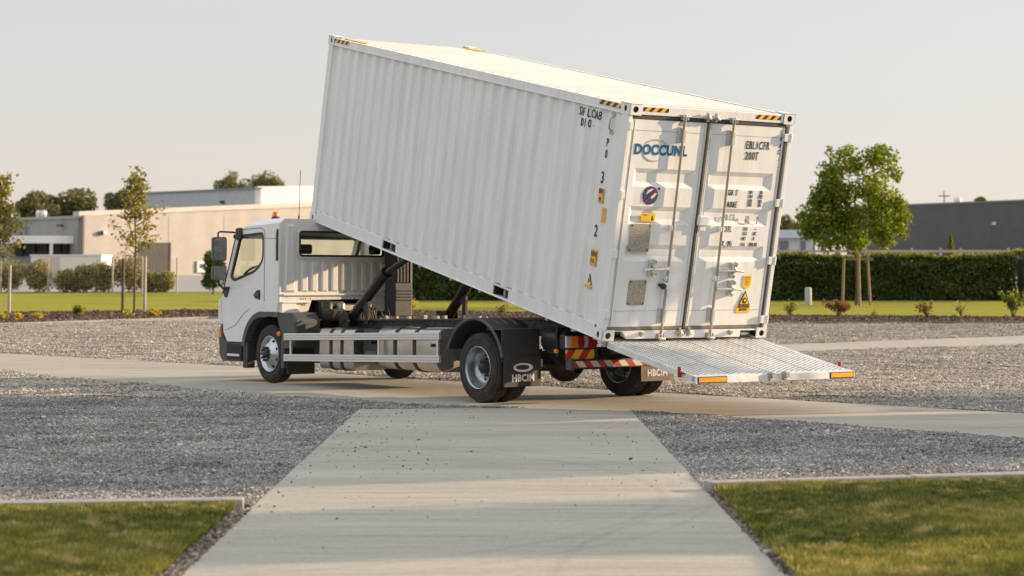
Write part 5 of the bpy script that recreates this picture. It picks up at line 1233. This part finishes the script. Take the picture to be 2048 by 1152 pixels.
# plants in the beds
def plant(u, v, vt, w_, lm, n, label, kind='bushy', group=None, cat='plant'):
    x, y, z = at(u, v); k = y/FPX; H = zat(vt, y)-z; r = w_*k/2; t = thing('bed_plant', label, cat, (x, y, z), group=group); mb = MB(); P = []
    ns = 9 if kind == 'bushy' else 7
    for i in range(ns):
        a = rng.uniform(0, 2*PI); q = rng.uniform(.2, 1); e = Vector((r*q*math.cos(a), r*q*math.sin(a)*.7, H*rng.uniform(.55, 1.0)*(1-.25*q))); mb.tube([(0, 0, 0), (e.x*.35, e.y*.35, e.z*.55), tuple(e)], [.010, .007, .003], 5)
        for _ in range(n//ns):
            f = rng.uniform(.3, 1.05)**.7; c = Vector((0, 0, 0)).lerp(Vector((e.x*.35, e.y*.35, e.z*.55)), f*2) if f < .5 else Vector((e.x*.35, e.y*.35, e.z*.55)).lerp(e, f*2-1)
            P.append((c.x+rng.normal(0, .045), c.y+rng.normal(0, .05), max(.02, c.z+rng.normal(0, .04))))
    mb.build('stem', M['bark'], t, recalc=False); leafmesh('leaves', np.array(P), .034, M[lm], t)
plant(1580, 632, 602, 30, 'leaf_olive', 260, 'small round green plant in the bark bed next to the bollard')
plant(1677, 634, 592, 62, 'leaf_red', 800, 'reddish green bush in the bark bed under the staked tree')
plant(1856, 637, 600, 54, 'leaf_red', 240, 'sparse reddish plant in the middle of the right bark bed')
plant(1922, 634, 592, 34, 'leaf_olive', 90, 'wispy thin plant right of the sparse reddish one')
plant(2026, 638, 572, 58, 'leaf_green', 900, 'tall bright green bush at the right end of the bark bed')
plant(1745, 634, 620, 30, 'leaf_olive', 50, 'tiny wispy plant right of the reddish bush')
plant(155, 634, 610, 28, 'leaf_green', 420, 'small dark green plant in the left bark bed')
plant(305, 634, 618, 38, 'leaf_yellow', 420, 'bright yellow low plant right of the pale stake in the left bed', cat='flower')
plant(255, 632, 624, 20, 'leaf_yellow', 120, 'tiny yellow plant at the foot of the sparse sapling', cat='flower')
plant(75, 638, 628, 40, 'leaf_yellow', 380, 'orange-yellow low flowers in the left bark bed', cat='flower')
plant(35, 640, 626, 22, 'leaf_yellow', 200, 'greenish yellow plant right of the leftmost stake', cat='flower')
plant(5, 638, 626, 18, 'leaf_yellow', 200, 'yellow plant at the left edge of the picture', cat='flower')
plant(824, 628, 595, 36, 'leaf_yellow', 160, 'pale yellow-green plant seen right of the cab below the container')
plant(1002, 632, 604, 28, 'leaf_olive', 300, 'small green plant seen under the raised container')
# ---------------------------------------------------------------- buildings
def wallmat(name, col, sc=30, axis='X', depth=.3, rough=.6):
    m = mat(name, col, rough, var=.08, vscale=.6); n = m.node_tree; b = n.nodes['Principled BSDF']
    tc = [x for x in n.nodes if x.type == 'TEX_COORD'][0]; wv = n.nodes.new('ShaderNodeTexWave'); wv.bands_direction = axis; wv.inputs['Scale'].default_value = sc/20
    n.links.new(tc.outputs['Object'], wv.inputs[0]); bp = n.nodes.new('ShaderNodeBump'); bp.inputs['Strength'].default_value = depth; bp.inputs['Distance'].default_value = .05
    n.links.new(wv.outputs[0], bp.inputs['Height']); n.links.new(bp.outputs[0], b.inputs['Normal']); return m
def bx(parent, name, m, x0, x1, y0, y1, z0, z1, bevel=0): return MB().box(min(x0, x1), max(x0, x1), y0, y1, min(z0, z1), max(z0, z1)).build(name, m, parent, bevel=bevel)
# beige warehouse: its front wall runs away to the right and catches the low sun
y = 150.; A = (xat(168, 145), 145.); Bp = (xat(760, 166), 166.)
def vwall(parent, name, m, a, b, za0, za1, zb0, zb1, t=.4):
    d = Vector((b[0]-a[0], b[1]-a[1])).normalized(); n_ = Vector((-d.y, d.x))*t
    return MB().hexa([(a[0], a[1], za0), (b[0], b[1], zb0), (b[0]+n_.x, b[1]+n_.y, zb0), (a[0]+n_.x, a[1]+n_.y, za0), (a[0], a[1], za1), (b[0], b[1], zb1), (b[0]+n_.x, b[1]+n_.y, zb1), (a[0]+n_.x, a[1]+n_.y, za1)]).build(name, m, parent)
bg_ = thing('beige_warehouse', 'low beige warehouse with a dark roller door, left behind the truck', 'building', (0, 0, 0))
ztop = zat(432, 145); ztb = zat(408, 166)
beige = wallmat('beige_cladding', (.385, .36, .325), 4, 'X', .3)
vwall(bg_, 'front_wall', beige, A, Bp, g(145)-1, ztop, g(166)-1, ztb, .4)
vwall(bg_, 'parapet', mat('cream_coping', (.50, .47, .42), .6), (A[0]-.2, A[1]-.25), (Bp[0], Bp[1]-.25), ztop, ztop+.35, ztb, ztb+.4, .9)
def onwall(u):     # point of the front wall seen at column u
    du = (u-1024)/FPX/math.cos(PITCH); d = (Bp[0]-A[0], Bp[1]-A[1]); t = (du*A[1]-A[0])/(d[0]-du*d[1]); return A[0]+t*d[0], A[1]+t*d[1]
def onw(name, m, u0, u1, v0, v1, off, th=.1, par=bg_):
    a = onwall(u0); b = onwall(u1); o = Vector((-(Bp[1]-A[1]), Bp[0]-A[0])).normalized()*-off
    ya = (a[1]+b[1])/2
    return vwall(par, name, m, (a[0]+o.x, a[1]+o.y), (b[0]+o.x, b[1]+o.y), zat(v1, ya), zat(v0, ya), zat(v1, ya), zat(v0, ya), th)
rd = onw('roller_door', wallmat('roller_door_grey', (.075, .072, .07), 60, 'Z', .6), 281, 341, 488, 546, .06)
onw('door_frame', mat('door_frame_dark', (.05, .05, .05), .6), 279, 343, 485, 488, .1); onw('door_frame', M['frame'], 341, 344, 485, 547, .1)
onw('plinth', mat('plinth_grey', (.36, .33, .30), .8), 170, 800, 551, 562, .12)
onw('wall_lamp', M['silver'], 206, 214, 461, 469, .35, .3); onw('lamp_box', M['frame'], 199, 206, 464, 469, .25, .2)
nt_ = onw('notice_sign', M['whiteink'], 396, 416, 522, 545, .15)
o = onw('sign_mark', M['navy'], 402, 411, 528, 536, .2)
onw('downpipe', mat('pipe_brown', (.12, .10, .09), .6), 166, 170, 431, 550, .2, .2)
for u in (340, 450): onw('panel_joint', mat('joint_line', (.38, .34, .29), .7), u, u+.6, 432, 550, .02, .05)  # thin brownish strips marking the cladding joints
# grey office wing on its left side
gw = thing('grey_office_wing', 'grey flat-roofed building wing with a white awning at the left', 'building', (0, 0, 0))
C0 = (xat(-40, 172), 172.); grey = wallmat('grey_cladding', (.27, .265, .25), 5, 'Z', .3)
vwall(gw, 'side_wall', grey, C0, (A[0]-.35, A[1]+.1), g(172)-1, zat(440, 172), g(145)-1, zat(434, 145), .3)
MB().add([(A[0], A[1]+.5, ztop-.3), (Bp[0], Bp[1]+.5, ztb-.3), (Bp[0]-4, Bp[1]+30, ztb-.3), (C0[0]+1, C0[1]+.5, ztop-.3)], [(0, 1, 2, 3)]).build('roof', mat('flat_roof', (.3, .3, .3), .8), bg_)
vwall(gw, 'roof_edge', mat('roof_edge_grey', (.30, .30, .30), .5), (C0[0], C0[1]-.4), (A[0]-.3, A[1]-.2), zat(442, 172), zat(438, 172), zat(437, 145), zat(431.5, 145), .5)
def ongw(name, m, u0, u1, v0, v1, off, th=.2):
    D = (A[0]-C0[0], A[1]-C0[1])
    def pt(u): du = (u-1024)/FPX/math.cos(PITCH); t = (du*C0[1]-C0[0])/(D[0]-du*D[1]); return C0[0]+t*D[0], C0[1]+t*D[1]
    a, b = pt(u0), pt(u1); o = Vector((-D[1], D[0])).normalized()*-off
    return vwall(gw, name, m, (a[0]+o.x, a[1]+o.y), (b[0]+o.x, b[1]+o.y), zat(v1, a[1]), zat(v0, a[1]), zat(v1, b[1]), zat(v0, b[1]), th)
awm = mat('white_awning', (.85, .83, .80), .5)
for u0, u1, va, vb in ((28, 86, 476, 472), (86, 157, 472, 467)):
    D = ongw('awning', awm, u0, u1, va, 487, 2.4, 2.2)
dk = mat('dark_opening', (.03, .032, .035), .7, spec=.1)
for u0, u1 in ((40, 62), (66, 86), (92, 112), (118, 138), (142, 150)): ongw('window', dk, u0, u1, 489, 512, .5, .1)
ongw('awning_post', M['silver'], 154, 157, 487, 540, 2.0, .15); ongw('downpipe', mat('pipe_grey', (.16, .16, .16), .6), 57, 61, 445, 488, .7, .2); ongw('wall_lamp', M['frame'], 133, 143, 449, 454, .7, .2)
for u, r in ((73, .28), (62, .2)):
    o = MB().lathe([(0, r*.5), (.25, r*.5), (.3, r), (.75, r), (.85, r*.6), (.86, 0)], (xat(u, 160), 163, zat(438, 160)), 2, 14).build('roof_vent', M['silver'], gw)
# white box shed
sh_ = thing('white_shed', 'long low white shed between the grey wing and the shrubs', 'shed', (xat(67, 96), 96, g(96))); X = xat(67, 96)
bx(sh_, 'body', mat('shed_white', (.72, .68, .62), .6), 0, xat(207, 96)-X, 0, 2.4, 0, zat(512, 96)-g(96)); bx(sh_, 'roof', mat('shed_roof', (.66, .64, .60), .5), -.05, xat(207, 96)-X+.05, -.05, 2.5, zat(512, 96)-g(96), zat(509, 96)-g(96)); bx(sh_, 'door', mat('shed_door', (.52, .48, .43), .6), xat(105, 96)-X, xat(124, 96)-X, -.03, .02, .05, zat(515, 96)-g(96))
# blue-grey hall and its bright end wall
bh = thing('blue_grey_hall', 'taller blue-grey hall with a bright white end wall behind the beige warehouse', 'building', (0, 0, 0)); Y = 235.
vwall(bh, 'long_wall', wallmat('blue_cladding', (.42, .45, .48), 4, 'X', .3), (xat(212, 290), 290), (xat(516, Y), Y), 0, zat(390, 290), 0, zat(378, Y), .5)
vwall(bh, 'roof_edge', mat('roof_grey_blue', (.20, .22, .24), .5), (xat(212, 290), 289.4), (xat(516, Y), Y-.5), zat(390, 290), zat(388.5, 290), zat(378, Y), zat(375, Y), .8)
vwall(bh, 'end_wall', wallmat('white_cladding', (.78, .74, .69), 3, 'X', .2), (xat(516, Y), Y), (xat(830, Y+18), Y+18), 0, zat(373, Y), 0, zat(370, Y+18), .5)
for u, d in ((320, 272), (450, 247)): bx(bh, 'wall_vent', M['frame'], xat(u-4, d), xat(u+5, d), d-2.2, d-1.5, zat(403, d), zat(408, d))
bx(bh, 'downpipe', mat('pipe_blue', (.22, .25, .28), .5), xat(351, 266), xat(353, 266), 264, 264.5, 4, zat(386, 266))
# dark warehouse on the right
dw = thing('dark_warehouse', 'large charcoal grey warehouse with one downpipe at the right', 'building', (0, 0, 0)); Y0, Y1 = 215., 175.
vwall(dw, 'long_wall', wallmat('charcoal_cladding', (.085, .085, .092), 5, 'X', .25), (xat(1690, Y0), Y0), (xat(2120, Y1), Y1), g(Y0)-1, zat(417, Y0), g(Y1)-1, zat(400, Y1), 30)
vwall(dw, 'roof_edge', mat('roof_edge_dark', (.15, .145, .14), .5), (xat(1690, Y0), Y0-.3), (xat(2120, Y1), Y1-.3), zat(417, Y0), zat(413, Y0), zat(400, Y1), zat(396, Y1), 30.5)
d = 187.6
bx(dw, 'downpipe', mat('pipe_dark', (.14, .13, .12), .5), xat(1986.5, d), xat(1989.5, d), d-1.5, d-1.2, 2, zat(404, d)); bx(dw, 'wall_lamp', M['silver'], xat(1973, d), xat(1980, d), d-2, d-1.2, zat(451, d), zat(445, d)); bx(dw, 'lamp_bracket', M['frame'], xat(1980, d), xat(1986, d), d-1.8, d-1.2, zat(451, d), zat(447, d))
MB().lathe([(0, .35), (.5, .45), (.8, .3), (.85, 0)], (xat(1935, 200), 205, zat(404, 200)), 2, 12).build('roof_vent', M['silver'], dw)
# white workshop far right behind the container edge
ws = thing('white_workshop', 'small white building with grey openings between the container and the staked tree', 'building', (0, 0, 0)); Y = 190.
bx(ws, 'wall', mat('workshop_white', (.55, .56, .57), .6), xat(1500, Y), xat(1622, Y), Y, Y+10, g(Y)-1, zat(463, Y)); bx(ws, 'roof', mat('workshop_roof', (.60, .63, .66), .4), xat(1498, Y), xat(1624, Y), Y-.4, Y+10.5, zat(476, Y), zat(460, Y))
for a, b in ((1556, 1574), (1598, 1608)): bx(ws, 'opening', mat('opening_grey', (.18, .18, .19), .6), xat(a, Y), xat(b, Y), Y-.1, Y+.05, g(Y), zat(482, Y))
# utility pole
up_ = MB().tube([(0, 0, 0), (0, 0, 11)], .12, 8).box(-.9, .9, -.08, .08, 10.1, 10.3).build('utility_pole', mat('pole_wood', (.30, .26, .22), .8)); Y = 300; up_.location = (xat(1886, Y), Y, zat(382, Y)-11); tag(up_, 'distant pole with a crossarm above the charcoal warehouse roof', 'utility pole')
# far trees
def fartree(u, vt, w_, Y, label, n=4500, lm='leaf_far', vb=470, size=.24):
    k = Y/FPX; z0 = g(Y); H = zat(vt, Y)-z0; rx = w_*k/2; zc = (zat(vt, Y)+zat(vb, Y))/2-z0; rz = (zat(vt, Y)-zat(vb, Y))/2
    tree('broadleaf_tree', (xat(u, Y), Y, z0), label, 'tree', rblobs(0, zc, rx, rz, 26, rx*.25, rx*.42, -1, None, .72), n, size, lm, (zc, .3), 'trees behind the buildings', .5, 2, 9)
fartree(75, 378, 95, 260, 'round dark tree behind the grey wing, farthest left')
fartree(140, 368, 120, 265, 'largest round tree behind the grey office wing roof', 6500)
fartree(240, 366, 70, 280, 'tree rising behind the sparse sapling', 3500)
fartree(468, 345, 76, 300, 'tree showing above the blue-grey hall roof, left one of the pair', 3000, vb=400, size=.2)
fartree(535, 346, 86, 310, 'tree showing above the white end wall, right one of the pair', 3000, vb=400, size=.2)
fartree(1572, 425, 56, 260, 'small distant tree seen past the right edge of the container', 2500, vb=490, size=.2)
fartree(1625, 430, 60, 280, 'distant tree behind the left side of the staked tree', 2500, vb=490, size=.2)
fartree(1958, 388, 28, 330, 'treetop poking up over the charcoal warehouse roof', 900, vb=420, size=.2)
fartree(-20, 400, 70, 230, 'tree at the left edge of the picture behind the olive sapling', 3000)
# small conifers behind the hedge
for u, vt, lb in ((1897, 468, 'small pointed conifer in front of the charcoal warehouse'), (1672, 486, 'small bright conifer left of the staked tree trunk')):
    Y = 90; z0 = g(Y); H = zat(vt, Y)-z0; t = thing('conifer', lb, 'tree', (xat(u, Y), Y, z0), group='small conifers behind the hedge')
    n = 1800; f = rng.uniform(0, 1, n)**.8; a = rng.uniform(0, 2*PI, n); r = (1-f)*.42*rng.uniform(.6, 1.1, n)*(H/1.9)
    leafmesh('crown', np.stack([r*np.cos(a), r*np.sin(a), .1+f*(H-.1)], 1), .05, M['leaf_green'], t); MB().tube([(0, 0, 0), (0, 0, H*.9)], [.05, .01], 6).build('trunk', M['bark'], t)
# trees standing to the right of the picture, whose shade falls over the foreground
def shade(x, y, H, r, label, n=9000):
    tree('broadleaf_tree', (x, y, g(y)), label, 'tree', rblobs(0, H*.5, r, H*.5, 30, r*.35, r*.55, -.98), n, .16, 'leaf_green', (H*.7, .15), 'trees beside the yard, right of the picture', .3, .5, 9)
SH = [(19.5, 10.5, 6.0, 1.5), (20.5, 13.9, 5.5, 1.4)]
for i, (x, y, H, r) in enumerate(SH): shade(x, y, H, r, ['first', 'second', 'third', 'fourth', 'fifth'][i]+' broad tree of the row standing beyond the right edge of the yard')
hedge('hedge', 16.6, 18.4, 19.5, 24.3, 0, 6.4, 'tall evergreen screen beyond the right edge of the yard', 34000)  # added sun blocker, solid inside, shading the path and gravel
hedge('hedge', 14.2, 15.8, 14.6, 16.75, 0, 4.4, 'shorter evergreen screen nearer the camera, beyond the right edge of the yard', 12000)  # put in for its shade, ends early to let a sunlit band through
tree('broadleaf_tree', (17.5, 25.1, 0), 'high-crowned tree between the tall evergreen screen and the low hedge, beyond the right edge', 'tree', rblobs(0, 5.15, 1.1, .85, 36, .35, .5, -1), 13000, .13, 'leaf_green', (5.2, .12), None, .2, 3.4, 9)  # crown shaped to shade the ground while sun passes under it to the ramp
hedge('hedge', 15.2, 17.2, 24.4, 27.5, 0, 2.6, 'low clipped hedge beyond the right edge of the yard', 9000)  # added to keep the sun off the right end of the road
